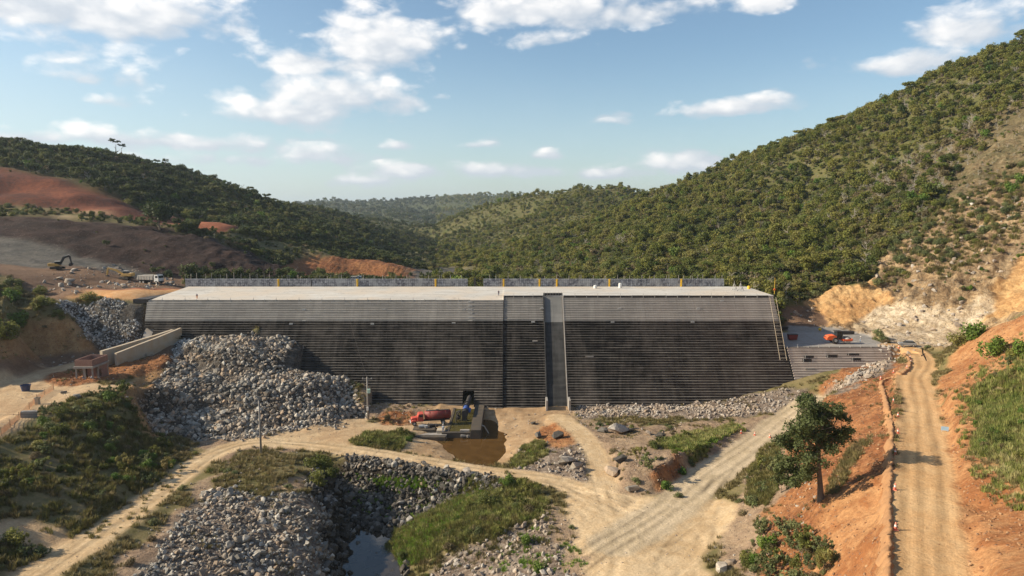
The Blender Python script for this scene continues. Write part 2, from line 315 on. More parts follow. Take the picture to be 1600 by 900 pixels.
# ------------------------------------------------------------------ ground classes: (colour, second colour, lump height, rockiness)
CLS = {
 'scrub':   ((.115,.105,.040), (.19,.15,.072), .25, .2),
 'wood':    ((.080,.090,.030), (.125,.110,.048), .8, .1),
 'drywood': ((.095,.085,.040), (.165,.125,.068), .9, .5),
 'farwood': ((.055,.066,.030), (.10,.105,.045), 3.0, .0),
 'sand':    ((.52,.38,.23), (.42,.28,.16), .10, .15),
 'road':    ((.56,.42,.26), (.46,.32,.18), .02, .12),
 'greyroad':((.53,.42,.285), (.45,.35,.225), .02, .15),
 'haul':    ((.57,.37,.19), (.52,.31,.145), .02, .05),
 'dust':    ((.36,.26,.17), (.27,.19,.13), .25, .6),
 'rubble':  ((.30,.24,.19), (.20,.16,.13), .40, 1.0),
 'orange':  ((.38,.18,.078), (.23,.092,.04), .5, .8),
 'orange2': ((.45,.24,.11), (.29,.12,.048), .30, .5),
 'pale_orange': ((.58,.36,.19), (.50,.26,.11), .10, .05),
 'red':     ((.16,.055,.033), (.085,.036,.026), .5, .3),
 'redmid':  ((.25,.085,.045), (.15,.055,.034), .4, .3),
 'redtop':  ((.42,.16,.08), (.30,.105,.055), .3, .1),
 'dark':    ((.030,.020,.017), (.052,.031,.025), .7, .5),  # dark brown soil, lowered further to stand in for the hillside's shade
 'grey':    ((.095,.088,.078), (.145,.13,.11), .9, .4),  # grey soil darkened as well, painting shade into the left slope
 'brown':   ((.20,.125,.08), (.14,.085,.055), .5, .3),
 'riprap':  ((.085,.078,.07), (.14,.12,.10), .3, 1.0),
 'creek':   ((.030,.026,.02), (.055,.047,.036), .25, 1.0),
 'mud':     ((.43,.30,.18), (.31,.20,.11), .32, .12),
 'bed':     ((.10,.06,.02), (.10,.06,.02), .02, .0),
 'green':   ((.125,.115,.045), (.20,.155,.08), .3, .05),
 'bank':    ((.40,.25,.12), (.30,.165,.075), .5, .5),
 'cliff':   ((.42,.30,.175), (.23,.165,.10), 1.9, 1.0),
 'cliffhi': ((.24,.18,.105), (.12,.105,.055), 1.6, 1.0),
 'white':   ((.60,.50,.37), (.44,.34,.22), .9, .9),
 'yellow':  ((.56,.36,.17), (.42,.235,.10), 1.1, .7),
 'platform':((.30,.28,.26), (.24,.22,.20), .03, .1),
}
NAMES = list(CLS)
REG = [  # class, outline as seen in the photograph, nearest and farthest distance it may reach
 ('wood', None, 215, 1300), ('farwood', None, 1300, 1e6),
 ('drywood', [(1300,330),(1330,400),(1400,390),(1480,330),(1640,240),(1640,140),(1540,190),(1420,240)], 240, 420),
 ('drywood', [(820,440),(850,395),(960,380),(1000,420),(960,440)], 280, 520),
 ('scrub', [(290,352),(400,368),(520,398),(660,432),(690,440),(640,440),(500,412),(430,404),(330,375)], 240, 480),
 ('green', [(690,415),(790,425),(800,440),(690,440)], 300, 480),
 # left side slopes
 ('brown', [(-200,395),(60,400),(200,430),(290,436),(290,452),(140,453),(95,470),(60,470),(-200,420)], 190, 262),
 ('redtop', [(95,468),(140,452),(290,451),(262,468)], 190, 222),
 ('pale_orange', [(95,467),(142,453),(290,452),(262,468),(180,468)], 191, 221.5),
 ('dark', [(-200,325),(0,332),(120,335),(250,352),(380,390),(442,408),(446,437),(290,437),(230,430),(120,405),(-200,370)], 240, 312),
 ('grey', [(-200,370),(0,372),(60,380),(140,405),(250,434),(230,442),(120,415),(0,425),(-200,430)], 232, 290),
 ('red', [(-200,268),(60,274),(150,300),(262,325),(335,344),(400,357),(340,365),(260,352),(200,340),(90,328),(-200,330)], 300, 380),
 ('redmid', [(30,290),(100,293),(165,305),(110,309),(40,304)], 300, 380), ('redmid', [(85,317),(180,319),(250,334),(240,345),(150,335),(90,330)], 300, 380), ('sand', [(92,332),(170,327),(174,331),(95,337)], 300, 380),
 ('redtop', [(270,338),(330,344),(372,355),(352,360),(300,358),(280,352)], 300, 380),
 ('scrub', [(-200,312),(60,318),(160,334),(240,345),(300,362),(200,350),(100,335),(-200,330)], 290, 345),
 ('orange', [(440,407),(560,411),(690,432),(690,442),(450,440)], 260, 420),
 ('grey', [(640,428),(740,420),(760,440),(640,445)], 300, 520),
 # mound, terrace
 ('scrub', [(-100,425),(0,425),(60,460),(120,490),(150,520),(110,505),(40,505),(0,550),(-100,560)], 140, 215),
 ('bank', [(30,515),(45,500),(120,497),(150,515),(156,552),(90,560),(20,562),(0,575),(-20,545)], 150, 215),
 ('riprap', [(85,468),(262,466),(300,515),(240,545),(150,548),(120,510)], 165, 196),
 ('brown', [(-80,560),(60,558),(160,546),(275,520),(290,540),(230,580),(150,600),(40,585),(-80,600)], 125, 188),
 ('sand', [(-120,585),(0,580),(60,572),(90,590),(160,604),(215,596),(190,612),(120,622),(60,640),(-10,700),(-120,720)], 100, 170),
 ('orange', [(40,590),(95,572),(200,565),(290,548),(262,575),(220,590),(150,600),(95,602)], 120, 180),
 ('green', [(-120,720),(0,692),(60,645),(120,622),(190,608),(222,640),(262,690),(262,730),(240,770),(190,800),(120,835),(60,805),(0,800),(-120,850)], 80, 160),
 ('bank', [(190,606),(236,580),(262,585),(226,620),(240,670),(262,692),(225,672),(205,640)], 120, 170),
 ('sand', [(-120,810),(0,815),(60,815),(140,840),(60,900),(0,905),(-120,950)], 70, 130),
 ('green', [(-120,870),(0,850),(50,862),(60,880),(0,900),(-120,960)], 60, 120),
 ('riprap', [(210,620),(245,592),(262,560),(290,520),(320,512),(440,512),(505,545),(560,620),(575,652),(540,662),(380,686),(310,694),(240,672)], 130, 192),
 ('dust', [(300,690),(400,680),(470,668),(560,652),(620,640),(650,680),(560,700),(480,700),(380,705),(340,740),(300,760),(275,800),(180,880),(150,930),(250,930),(320,800),(350,730)], 80, 182),
 ('sand', [(380,690),(470,668),(560,655),(650,655),(700,650),(690,700),(640,712),(560,700),(480,700)], 120, 182),
 ('green', [(540,690),(590,672),(640,680),(625,705),(560,700)], 120, 182), ('scrub', [(570,660),(600,640),(640,645),(625,664)], 120, 182),
 ('scrub', [(345,735),(395,702),(480,712),(520,730),(505,760),(430,772),(350,772)], 80, 160),
 ('dust', [(430,765),(480,735),(500,740),(470,772)], 80, 150),
 ('rubble', [(170,930),(300,790),(320,768),(400,772),(500,775),(520,800),(524,930)], 70, 130),
 ('creek', [(480,722),(640,730),(790,748),(760,765),(700,790),(650,820),(630,850),(640,930),(515,930),(508,800),(480,765)], 70, 135),
 ('rubble', [(530,722),(660,735),(790,750),(770,764),(640,755),(540,735)], 90, 135),
 ('green', [(612,850),(640,815),(700,785),(760,760),(800,745),(840,756),(846,800),(860,830),(800,850),(700,860),(650,890),(615,885)], 70, 140),
 ('rubble', [(640,930),(690,870),(760,850),(850,800),(900,850),(950,930)], 65, 125),
 ('dust', [(846,780),(880,800),(940,860),(952,930),(920,930),(870,850)], 65, 125),
 # valley bottom
 ('mud', [(660,690),(700,695),(780,655),(900,648),(860,690),(790,725),(700,722),(640,712)], 125, 182),
 ('rubble', [(800,745),(815,700),(850,672),(900,680),(925,720),(925,755)], 110, 180),
 ('dust', [(900,655),(1000,665),(1200,650),(1180,690),(1080,765),(1000,780),(950,775),(925,720)], 110, 180),
 ('rubble', [(900,636),(1000,632),(1240,632),(1180,650),(1100,655),(1000,652),(910,656)], 150, 184),
 ('green', [(1030,690),(1150,662),(1160,672),(1080,706),(1030,702)], 120, 175), ('green', [(800,730),(830,690),(850,688),(845,710),(815,738)], 110, 175),
 ('orange', [(1020,740),(1060,712),(1085,715),(1110,742),(1060,762),(1030,765)], 100, 160),
 ('orange2', [(830,690),(850,650),(890,648),(910,690),(880,700)], 130, 180),
 ('road', [(870,752),(930,750),(960,772),(1030,782),(1090,765),(1150,790),(1145,830),(1100,880),(1080,960),(960,960),(900,850)], 60, 135),
 # right side
 ('orange', [(1130,960),(1160,860),(1150,780),(1225,680),(1262,610),(1330,570),(1400,565),(1425,575),(1400,620),(1400,960)], 50, 200),
 ('dust', [(1120,960),(1140,820),(1150,770),(1215,690),(1250,740),(1190,800),(1180,900),(1160,960)], 60, 160),
 ('rubble', [(1290,600),(1340,590),(1390,548),(1395,575),(1330,605),(1290,620)], 150, 200),
 ('scrub', [(1255,625),(1275,600),(1300,605),(1280,630)], 140, 195),
 ('orange2', [(1300,770),(1390,740),(1395,960),(1280,960),(1290,850)], 50, 130),
 ('orange2', [(1470,960),(1475,700),(1465,600),(1480,560),(1520,515),(1600,485),(1700,450),(1900,500),(1800,960)], 40, 185),
 ('green', [(1515,640),(1540,590),(1620,560),(1900,560),(1900,800),(1600,770),(1560,740),(1530,700)], 50, 150),
 ('cliffhi', [(1370,445),(1380,400),(1420,370),(1470,320),(1530,240),(1700,90),(1900,60),(1800,500),(1600,400),(1500,380),(1440,480)], 200, 340),
 ('cliff', [(1225,480),(1290,475),(1365,440),(1385,395),(1430,365),(1500,320),(1600,262),(1800,200),(1800,480),(1600,500),(1500,550),(1430,545),(1330,520),(1230,515)], 180, 300),
 ('yellow', [(1260,475),(1300,450),(1372,446),(1390,470),(1340,510),(1230,510)], 195, 262),
 ('brown', [(1225,480),(1262,476),(1290,500),(1285,514),(1225,514)], 195, 262),
 ('white', [(1335,515),(1370,480),(1440,478),(1500,490),(1530,470),(1560,480),(1540,520),(1500,545),(1420,545)], 180, 240),
 ('yellow', [(1540,510),(1560,450),(1600,400),(1660,340),(1800,380),(1700,480),(1600,495)], 160, 240),
 ('mud', [(640,632),(898,632),(898,662),(800,668),(640,668)], 160, 186), ('rubble', [(898,628),(1262,606),(1262,640),(1200,648),(1000,650),(900,656)], 160, 186), ('dust', [(560,600),(640,600),(660,642),(600,660),(568,650)], 150, 186), ('orange', [(585,652),(600,640),(650,640),(650,662),(590,668)], 160, 186),
 ('platform', [(1215,545),(1230,508),(1330,515),(1395,542),(1390,548)], 186, 222),
]
def smooth1(a):  # small blur along both axes of a grid array
    b = a.copy(); b[1:-1] = (a[:-2] + 2 * a[1:-1] + a[2:]) / 4; c = b.copy(); c[:, 1:-1] = (b[:, :-2] + 2 * b[:, 1:-1] + b[:, 2:]) / 4; return c
jx = fbm(X0 / 3.6, Y0 / 3.6, 5, 5) * 2.4; jy = fbm(X0 / 3.6, Y0 / 3.6, 5, 9) * 2.8
big = sstep(200, 400, Y0); jx = jx * (1 + big * 5); jy = jy * (1 + big * 5)
UJ, VJ = to_px(X0 + jx, Y0 + jy, HB)
cls = np.full(X0.shape, NAMES.index('scrub'), np.int16)
wild = (np.abs(X0) > 130) | (Y0 < 50)
cls[wild] = NAMES.index('wood')
for nm, poly, d0, d1 in REG:
    m = (Y0 + jy * .3 >= d0) & (Y0 + jy * .3 <= d1)
    if poly is None: cls[m] = NAMES.index(nm); continue
    idx = np.nonzero(m)[0]; ins = inpoly(UJ[idx], VJ[idx], poly); cls[idx[ins]] = NAMES.index(nm)
# heights
H = flat_h(X0, Y0, HB)
amp = np.array([CLS[n][2] for n in NAMES])[cls].reshape(MX.shape); rocky = np.array([CLS[n][3] for n in NAMES])[cls].reshape(MX.shape)
for _ in range(3): amp = smooth1(amp); rocky = smooth1(rocky)
onroad = np.zeros(X0.shape); rsel = np.full(X0.shape, -1, int); RS = np.zeros(X0.shape); RD = np.zeros(X0.shape); TRK = np.zeros(X0.shape)
best = np.full(X0.shape, 1e9)
for i, (k, (pl, hw, fall)) in enumerate(roads.items()):
    d, hz, sg, run = polydist(X0, Y0, pl)
    wob = fbm(run / 6, np.sign(sg) * 3.0 + run * 0, 3, 40 + i) * 0.9
    rel = d - hw - wob
    m = rel < best; best = np.where(m, rel, best); rsel = np.where(m, i, rsel); RS = np.where(m, run, RS); RD = np.where(m, sg, RD)
rk = list(roads); rc = {'valley': 'road', 'truck': 'sand', 'ramp': 'road', 'quarry': 'greyroad', 'haul': 'haul', 'terrace': 'sand'}
roadw = 1 - sstep(-0.4, 0.5, best)
for i, k in enumerate(rk):
    m = (rsel == i) & (best < 0); cls[m] = NAMES.index(rc[k])
TRK = roadw.copy()
rw2 = (1 - sstep(-0.5, 2.0, best)).reshape(MX.shape)
xx, yy = X0.reshape(MX.shape), Y0.reshape(MX.shape)
lump = fbm(xx / 3.4, yy / 3.4, 5, 2) * amp * 1.3
pile = (cls == NAMES.index('riprap')).reshape(MX.shape) & (xx > -95) & (yy < 192)
zq = H.reshape(MX.shape); lump = lump + np.where(pile, (sstep(.5, .9, (zq + xx * .06) / 6.0 % 1.0) - ((zq + xx * .06) / 6.0 % 1.0)) * 2.6 + fbm(xx / 9, yy / 9, 3, 61) * 1.8 - .6, 0)
for _ in range(2): lump = smooth1(lump)
crag = (ridged(xx / 8.0 + yy / 20, yy / 6.0, 6, 71) * 2.4 + ridged(xx / 2.6 - yy / 9, yy / 2.4, 4, 171) * .8) * np.clip((amp - .7) * 1.3, 0, 1) + fbm(xx / 1.9, yy / 1.9, 4, 12) * rocky * .45
near = 1 - sstep(300, 600, yy)
rill = (ridged(xx / 1.6 + yy / 9, yy / 7.0, 4, 33) * .42) * ((cls == NAMES.index('bank')) | (cls == NAMES.index('yellow')) | (cls == NAMES.index('orange'))).reshape(MX.shape)
tq = (xx * .25 + H.reshape(MX.shape)) / 6.5; redm = smooth1(smooth1(np.isin(cls, [NAMES.index('red'), NAMES.index('dark')]).astype(float).reshape(MX.shape))); terr_ = redm * (ridged(xx / 11, yy / 6, 4, 211) * 1.6 + fbm(xx / 5, yy / 5, 3, 212)) + redm * (sstep(.55, .95, H.reshape(MX.shape) / 6.5 % 1.0) - (H.reshape(MX.shape) / 6.5 % 1.0)) * 4.0 * (yy > 290) 
hill = terr_ + fbm(xx / 60, yy / 60, 4, 4) * 14 * sstep(240, 420, yy) + fbm(xx / 260, yy / 260, 4, 14) * 90 * sstep(1100, 2200, yy) * .5
yard = ((yy > 60) & (yy < 135) & (cls.reshape(MX.shape) == NAMES.index('road')))
HG = H.reshape(MX.shape) + (lump + crag * near + rill) * (1 - rw2) * np.where(yard, .3, 1) + hill
# keep the ground under the dam body
front = 175 + .8 * np.maximum(HG, 0)
mid = (xx > -58) & (xx < 76); HG = np.where(mid & (yy > 177.5) & (yy < 236), np.minimum(HG, (yy - 175) / .8 - 1.6), HG)
HG = np.where((xx > -97) & (xx < 77) & (yy > 191) & (yy < 232), np.minimum(HG, 14), HG)
HG = np.where((xx >= 74) & (xx < 108) & (yy > 177.5) & (yy < 187.4), np.minimum(HG, (yy - 175) / .8 - .8), HG)
HG = np.where((xx >= 74) & (xx < 100) & (yy >= 187.0) & (yy < 217), np.minimum(HG, 14.0), HG)
HG = np.where((xx > -37.5) & (xx < 20) & (yy > 163) & (yy < 178.5), np.minimum(HG, 1.3 + fbm(xx / 3, yy / 3, 3, 5) * .8), HG)
HG = np.where((xx >= 20) & (xx < 72) & (yy > 164) & (yy < 178.5), np.minimum(HG, 1.3 + np.maximum(0, xx - 46) * .12 + np.maximum(0, xx - 60) * .15 + fbm(xx / 3, yy / 3, 3, 5) * .8), HG)
HG = HG.astype(float)
def hgt(x, y):
    x = np.asarray(x, float); y = np.asarray(y, float)
    i = np.clip(np.searchsorted(GX, x) - 1, 0, len(GX) - 2); j = np.clip(np.searchsorted(GY, y) - 1, 0, len(GY) - 2)
    fx = np.clip((x - GX[i]) / (GX[i + 1] - GX[i]), 0, 1); fy = np.clip((y - GY[j]) / (GY[j + 1] - GY[j]), 0, 1)
    return (HG[j, i] * (1 - fx) + HG[j, i + 1] * fx) * (1 - fy) + (HG[j + 1, i] * (1 - fx) + HG[j + 1, i + 1] * fx) * fy
def gz(x, y): return float(hgt(np.array([x]), np.array([y]))[0])
CG = cls.reshape(MX.shape)
def cls_at(x, y):
    i = np.clip(np.searchsorted(GX, x) - 1, 0, len(GX) - 2); j = np.clip(np.searchsorted(GY, y) - 1, 0, len(GY) - 2); return CG[j, i]
def hit(u, v, smin=30, smax=1500):
    """place on the ground seen at a pixel of the photograph"""
    d = ray(u, v); s = np.concatenate([np.arange(smin, 320, .4), np.arange(320, smax, 2.0)])
    x = d[0] * s; y = d[1] * s; z = CAMZ + d[2] * s; b = np.nonzero(z < hgt(x, y))[0]
    if len(b) == 0: return None
    k = b[0]; return np.array([x[k], y[k], float(hgt(x[k:k + 1], y[k:k + 1])[0])])
def mark(uvs, zz_=None): return [hit(*p) for p in uvs]

# ------------------------------------------------------------------ object helpers
def tag(o, label=None, cat=None, group=None, kind=None):
    if label: o['label'] = label
    if cat: o['category'] = cat
    if group: o['group'] = group
    if kind: o['kind'] = kind
    return o
def link(o, parent=None):
    COL.objects.link(o)
    if parent is not None: o.parent = parent
    return o
def empty(name, loc, rz=0, label=None, cat=None, group=None, s=1.0):
    o = bpy.data.objects.new(name, None); COL.objects.link(o); o.location = loc; o.rotation_euler = (0, 0, rz); o.scale = (s,) * 3; o.empty_display_size = .3
    return tag(o, label, cat, group)
def mesh_np(name, v, f, mat, parent=None, smooth=False):
    """v (n,3) array, f (m,k) array"""
    v = np.asarray(v, np.float32); f = np.asarray(f, np.int32); me = bpy.data.meshes.new(name)
    me.vertices.add(len(v)); me.vertices.foreach_set('co', v.ravel()); k = f.shape[1]
    me.loops.add(f.size); me.loops.foreach_set('vertex_index', f.ravel()); me.polygons.add(len(f))
    me.polygons.foreach_set('loop_start', np.arange(0, f.size, k, dtype=np.int32)); me.update(calc_edges=True)
    if smooth: me.polygons.foreach_set('use_smooth', np.ones(len(f), bool))
    me.materials.append(mat); o = bpy.data.objects.new(name, me); return link(o, parent)
class MB:
    def __init__(s): s.v = []; s.f = []
    def box(s, c, d, rz=0, m=None, taper=1.0):
        hx, hy, hz = d[0] / 2, d[1] / 2, d[2] / 2; b = len(s.v)
        M = (m or Matrix.Identity(4)) @ Matrix.Translation(c) @ Matrix.Rotation(rz, 4, 'Z')
        for z, t in ((-hz, 1), (hz, taper)):
            for x, y in ((-hx, -hy), (hx, -hy), (hx, hy), (-hx, hy)): s.v.append(tuple(M @ Vector((x * t, y * t, z))))
        s.f += [(b, b + 3, b + 2, b + 1), (b + 4, b + 5, b + 6, b + 7), (b, b + 1, b + 5, b + 4), (b + 1, b + 2, b + 6, b + 5), (b + 2, b + 3, b + 7, b + 6), (b + 3, b, b + 4, b + 7)]; return s
    def prism(s, pts, y0, y1, m=None):
        """outline in x-z, extruded along y"""
        b = len(s.v); n = len(pts); M = m or Matrix.Identity(4)
        for y in (y0, y1):
            for x, z in pts: s.v.append(tuple(M @ Vector((x, y, z))))
        s.f.append(tuple(b + i for i in range(n))); s.f.append(tuple(b + n + n - 1 - i for i in range(n)))
        for i in range(n): j = (i + 1) % n; s.f.append((b + i, b + n + i, b + n + j, b + j))
        return s
    def slab(s, pts, z0, z1):
        b = len(s.v); n = len(pts)
        for z in (z0, z1):
            for x, y in pts: s.v.append((x, y, z))
        s.f.append(tuple(b + n - 1 - i for i in range(n))); s.f.append(tuple(b + n + i for i in range(n)))
        for i in range(n): j = (i + 1) % n; s.f.append((b + i, b + j, b + n + j, b + n + i))
        return s
    def tube(s, a, b_, r0, r1=None, n=8, cap=True):
        r1 = r0 if r1 is None else r1; a = Vector(a); b_ = Vector(b_); d = (b_ - a); q = d.to_track_quat('Z', 'Y'); b = len(s.v)
        for p, r in ((a, r0), (b_, r1)):
            for i in range(n):
                t = 2 * math.pi * i / n; s.v.append(tuple(p + q @ Vector((math.cos(t) * r, math.sin(t) * r, 0))))
        for i in range(n): j = (i + 1) % n; s.f.append((b + i, b + j, b + n + j, b + n + i))
        if cap: s.f.append(tuple(b + n - 1 - i for i in range(n))); s.f.append(tuple(b + n + i for i in range(n)))
        return s
    def path(s, pts, r, n=6):
        for a, b in zip(pts[:-1], pts[1:]): s.tube(a, b, r, r, n)
        return s
    def ell(s, c, d, nu=10, nv=7):
        b = len(s.v); c = Vector(c)
        for j in range(nv + 1):
            ph = math.pi * j / nv
            for i in range(nu):
                th = 2 * math.pi * i / nu; s.v.append((c.x + d[0] * math.sin(ph) * math.cos(th), c.y + d[1] * math.sin(ph) * math.sin(th), c.z - d[2] * math.cos(ph)))
        for j in range(nv):
            for i in range(nu): k = (i + 1) % nu; s.f.append((b + j * nu + i, b + j * nu + k, b + (j + 1) * nu + k, b + (j + 1) * nu + i))
        return s
    def build(s, name, mat, parent=None, smooth=False, bevel=0.0, loc=None):
        me = bpy.data.meshes.new(name); me.from_pydata(s.v, [], s.f); me.materials.append(mat)
        if smooth: me.polygons.foreach_set('use_smooth', [True] * len(me.polygons))
        o = bpy.data.objects.new(name, me); link(o, parent)
        if loc: o.location = loc
        if bevel:
            b = o.modifiers.new('bevel', 'BEVEL'); b.width = bevel; b.segments = 2; b.limit_method = 'ANGLE'; b.angle_limit = R(40)
        return o
def copy_tree(o, parent=None):
    c = o.copy(); COL.objects.link(c)
    if parent is not None: c.parent = parent
    for ch in list(o.children): copy_tree(ch, c)
    return c

# ------------------------------------------------------------------ materials
def mat(name): m = bpy.data.materials.new(name); m.use_nodes = True; t = NT(m.node_tree); p = m.node_tree.nodes['Principled BSDF']; return m, t, p
def pos(t):
    g = t.new('ShaderNodeNewGeometry'); return g.outputs['Position']
def objc(t):
    g = t.new('ShaderNodeTexCoord'); return g.outputs['Object']
def bump(t, p, h, strength=.4, dist=.1):
    b = t.new('ShaderNodeBump'); b.inputs['Strength'].default_value = strength; b.inputs['Distance'].default_value = dist; t.link(h, b.inputs['Height']); t.link(b.outputs[0], p.inputs['Normal'])
_pm = {}
def paint(name, c, rough=.6, dirt=.35, dirtc=(.25,.17,.10), metal=0.0, scale=1.5):
    if name in _pm: return _pm[name]
    m, t, p = mat(name); v = objc(t); n = t.noise(v, scale, 5, .6)
    c2 = tuple(x * (1 - dirt * .9) + y * dirt * .9 for x, y in zip(c, dirtc))
    t.link(t.mix(t.rng(n, .42, .68), c, c2), p.inputs['Base Color'])
    t.link(t.rng(n, .3, .7, rough, min(1, rough + .25)), p.inputs['Roughness']); p.inputs['Metallic'].default_value = metal
    _pm[name] = m; return m
def ground_mat():
    m, t, p = mat('ground')
    A = t.new('ShaderNodeAttribute', attribute_name='col_a').outputs['Color']; B = t.new('ShaderNodeAttribute', attribute_name='col_b').outputs['Color']
    rk_ = t.new('ShaderNodeAttribute', attribute_name='rocky').outputs['Fac']; tr = t.new('ShaderNodeAttribute', attribute_name='trk').outputs['Fac']
    rsd = t.new('ShaderNodeAttribute', attribute_name='road_sd').outputs['Vector']
    P_ = pos(t)
    n1 = t.noise(P_, .09, 7, .62); n2 = t.noise(P_, .55, 7, .65); n3 = t.noise(P_, 3.2, 6, .7)
    f = t.rng(t.math('ADD', t.math('MULTIPLY', n1, .5), t.math('MULTIPLY', n2, .5)), .41, .57, 0, 1)
    c = t.mix(f, A, B)
    # pebbles and clods
    vo = t.new('ShaderNodeTexVoronoi'); vo.inputs['Scale'].default_value = 1.6; t.link(P_, vo.inputs['Vector'])
    vo2 = t.new('ShaderNodeTexVoronoi'); vo2.inputs['Scale'].default_value = 4.0; t.link(P_, vo2.inputs['Vector'])
    peb = t.math('MULTIPLY', t.rng(vo.outputs['Distance'], .30, .12, 0, 1), t.math('MULTIPLY', rk_, t.rng(n2, .45, .6)))
    val = t.new('ShaderNodeRGB'); 
    pc = t.mix(vo.outputs['Color'], (.20,.18,.16), (.48,.43,.38)); c = t.mix(t.math('MULTIPLY', peb, .75), c, pc)
    fine = t.math('ADD', t.rng(n3, .25, .75, .76, 1.22), t.math('MULTIPLY', t.math('MULTIPLY', t.math('SUBTRACT', t.noise(P_, 1.3, 8, .75), .5), rk_), 1.7))
    hs = t.new('ShaderNodeHueSaturation'); t.link(c, hs.inputs['Color']); t.link(fine, hs.inputs['Value']); c = hs.outputs[0]
    # wheel tracks: streaks that follow the road
    n5 = t.noise(P_, .16, 6, .72, 1.2); nr_ = t.rng(t.math('ABSOLUTE', t.math('SUBTRACT', n5, .5)), .0, .07, 1, 0); c = t.mix(t.math('MULTIPLY', t.math('MULTIPLY', nr_, t.rng(rk_, .3, 1.0)), .8), c, (.50,.42,.36), 'MULTIPLY')
    sp = t.new('ShaderNodeSeparateXYZ'); t.link(rsd, sp.inputs[0]); cb = t.new('ShaderNodeCombineXYZ')
    t.link(t.math('MULTIPLY', sp.outputs[0], .045), cb.inputs[0]); t.link(t.math('MULTIPLY', sp.outputs[1], 1.25), cb.inputs[1])
    st = t.noise(cb.outputs[0], 1.6, 6, .62, .3)
    stf = t.math('ADD', t.rng(st, .38, .62, .94, 1.05), t.math('MULTIPLY', t.new('ShaderNodeAttribute', attribute_name='lane').outputs['Fac'], 1.0))
    stf = t.math('ADD', t.math('MULTIPLY', t.math('SUBTRACT', stf, 1), t.math('MAXIMUM', tr, t.new('ShaderNodeAttribute', attribute_name='yard').outputs['Fac'])), 1)
    hs2 = t.new('ShaderNodeHueSaturation'); t.link(c, hs2.inputs['Color']); t.link(stf, hs2.inputs['Value'])
    t.link(hs2.outputs[0], p.inputs['Base Color']); p.inputs['Roughness'].default_value = .95; p.inputs['Specular IOR Level'].default_value = .12
    hh = t.math('ADD', t.math('MULTIPLY', n2, .9), t.math('MULTIPLY', n3, .22)); hh = t.math('ADD', hh, t.math('MULTIPLY', peb, .5))
    hh = t.math('MULTIPLY', hh, t.math('ADD', t.math('MULTIPLY', rk_, .9), .22)); hh = t.math('ADD', hh, t.math('MULTIPLY', t.math('MULTIPLY', st, tr), .05))
    bump(t, p, hh, 1.0, .8)
    return m
M_GROUND = ground_mat()

# ------------------------------------------------------------------ ground sheet, split by surface into objects that share its border vertices
def build_ground():
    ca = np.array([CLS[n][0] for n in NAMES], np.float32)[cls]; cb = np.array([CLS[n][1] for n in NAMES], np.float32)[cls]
    sh = MX.shape
    def sm(a, k):
        a = a.reshape(sh); 
        for _ in range(k): a = smooth1(a)
        return a
    ca = np.stack([sm(ca[:, i], 1) for i in range(3)], -1).reshape(-1, 3); cb = np.stack([sm(cb[:, i], 1) for i in range(3)], -1).reshape(-1, 3)
    rkv = sm(np.array([CLS[n][3] for n in NAMES])[cls], 2).ravel(); V = np.stack([X0, Y0, HG.ravel()], -1)
    nx, ny = len(GX), len(GY); I = np.arange(nx * ny).reshape(ny, nx)
    F_ = np.stack([I[:-1, :-1], I[:-1, 1:], I[1:, 1:], I[1:, :-1]], -1).reshape(-1, 4); fc = cls.reshape(ny, nx)[:-1, :-1].ravel(); fr = rsel.reshape(ny, nx)[:-1, :-1].ravel(); fb = best.reshape(ny, nx)[:-1, :-1].ravel()
    fx = X0.reshape(ny, nx)[:-1, :-1].ravel(); fy = Y0.reshape(ny, nx)[:-1, :-1].ravel()
    g = np.zeros(len(F_), int); names = ['ground']
    def put(name, m):
        names.append(name); g[m] = len(names) - 1
    put('left_hill', (fx < -40 - (fy - 300) * 0.0) & (fy > 200) & (fy < 1500) & (fx < -.11 * fy)); put('right_hill', (fy > 200) & (fy < 1500) & (fx >= -.11 * fy)); put('far_hills', fy >= 1500)
    n = NAMES.index
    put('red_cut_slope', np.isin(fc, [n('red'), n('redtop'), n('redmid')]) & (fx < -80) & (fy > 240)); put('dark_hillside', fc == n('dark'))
    put('rock_face', np.isin(fc, [n('cliff'), n('cliffhi'), n('white'), n('yellow')]) & (fx > 60))
    put('earth_platform', (fc == n('pale_orange')) | ((fc == n('redtop')) & (fy < 230))); put('rolled_platform', fc == n('platform'))
    put('rockfill_slope', fc == n('riprap')); put('creek_bed', fc == n('creek')); put('mud_bank', fc == n('mud'))
    put('orange_slope', (fc == n('orange2')) | ((fc == n('orange')) & (fx > 20)))
    rn = {'valley': 'dirt_road', 'truck': 'truck_track', 'ramp': 'earth_ramp', 'quarry': 'gravel_road', 'haul': 'haul_road', 'terrace': 'terrace_track'}
    put('dirt_yard', (fc == n('road')))
    for i, k in enumerate(rk): put(rn[k], (fr == i) & (fb < 0))
    for gi, nm in enumerate(names):
        fs = F_[g == gi]
        if len(fs) == 0: continue
        used, inv = np.unique(fs, return_inverse=True)
        o = mesh_np(nm, V[used], inv.reshape(-1, 4), M_GROUND, smooth=True); o['kind'] = 'structure'; me = o.data
        for an, arr in (('col_a', ca), ('col_b', cb)):
            a = me.attributes.new(an, 'FLOAT_COLOR', 'POINT'); a.data.foreach_set('color', np.concatenate([arr[used], np.ones((len(used), 1))], 1).astype(np.float32).ravel())
        for an, arr in (('rocky', rkv), ('trk', TRK), ('lane', LANE), ('yard', YARD)):
            a = me.attributes.new(an, 'FLOAT', 'POINT'); a.data.foreach_set('value', arr[used].astype(np.float32))
        a = me.attributes.new('road_sd', 'FLOAT_VECTOR', 'POINT'); a.data.foreach_set('vector', np.stack([RS[used], RD[used], np.zeros(len(used))], -1).astype(np.float32).ravel())
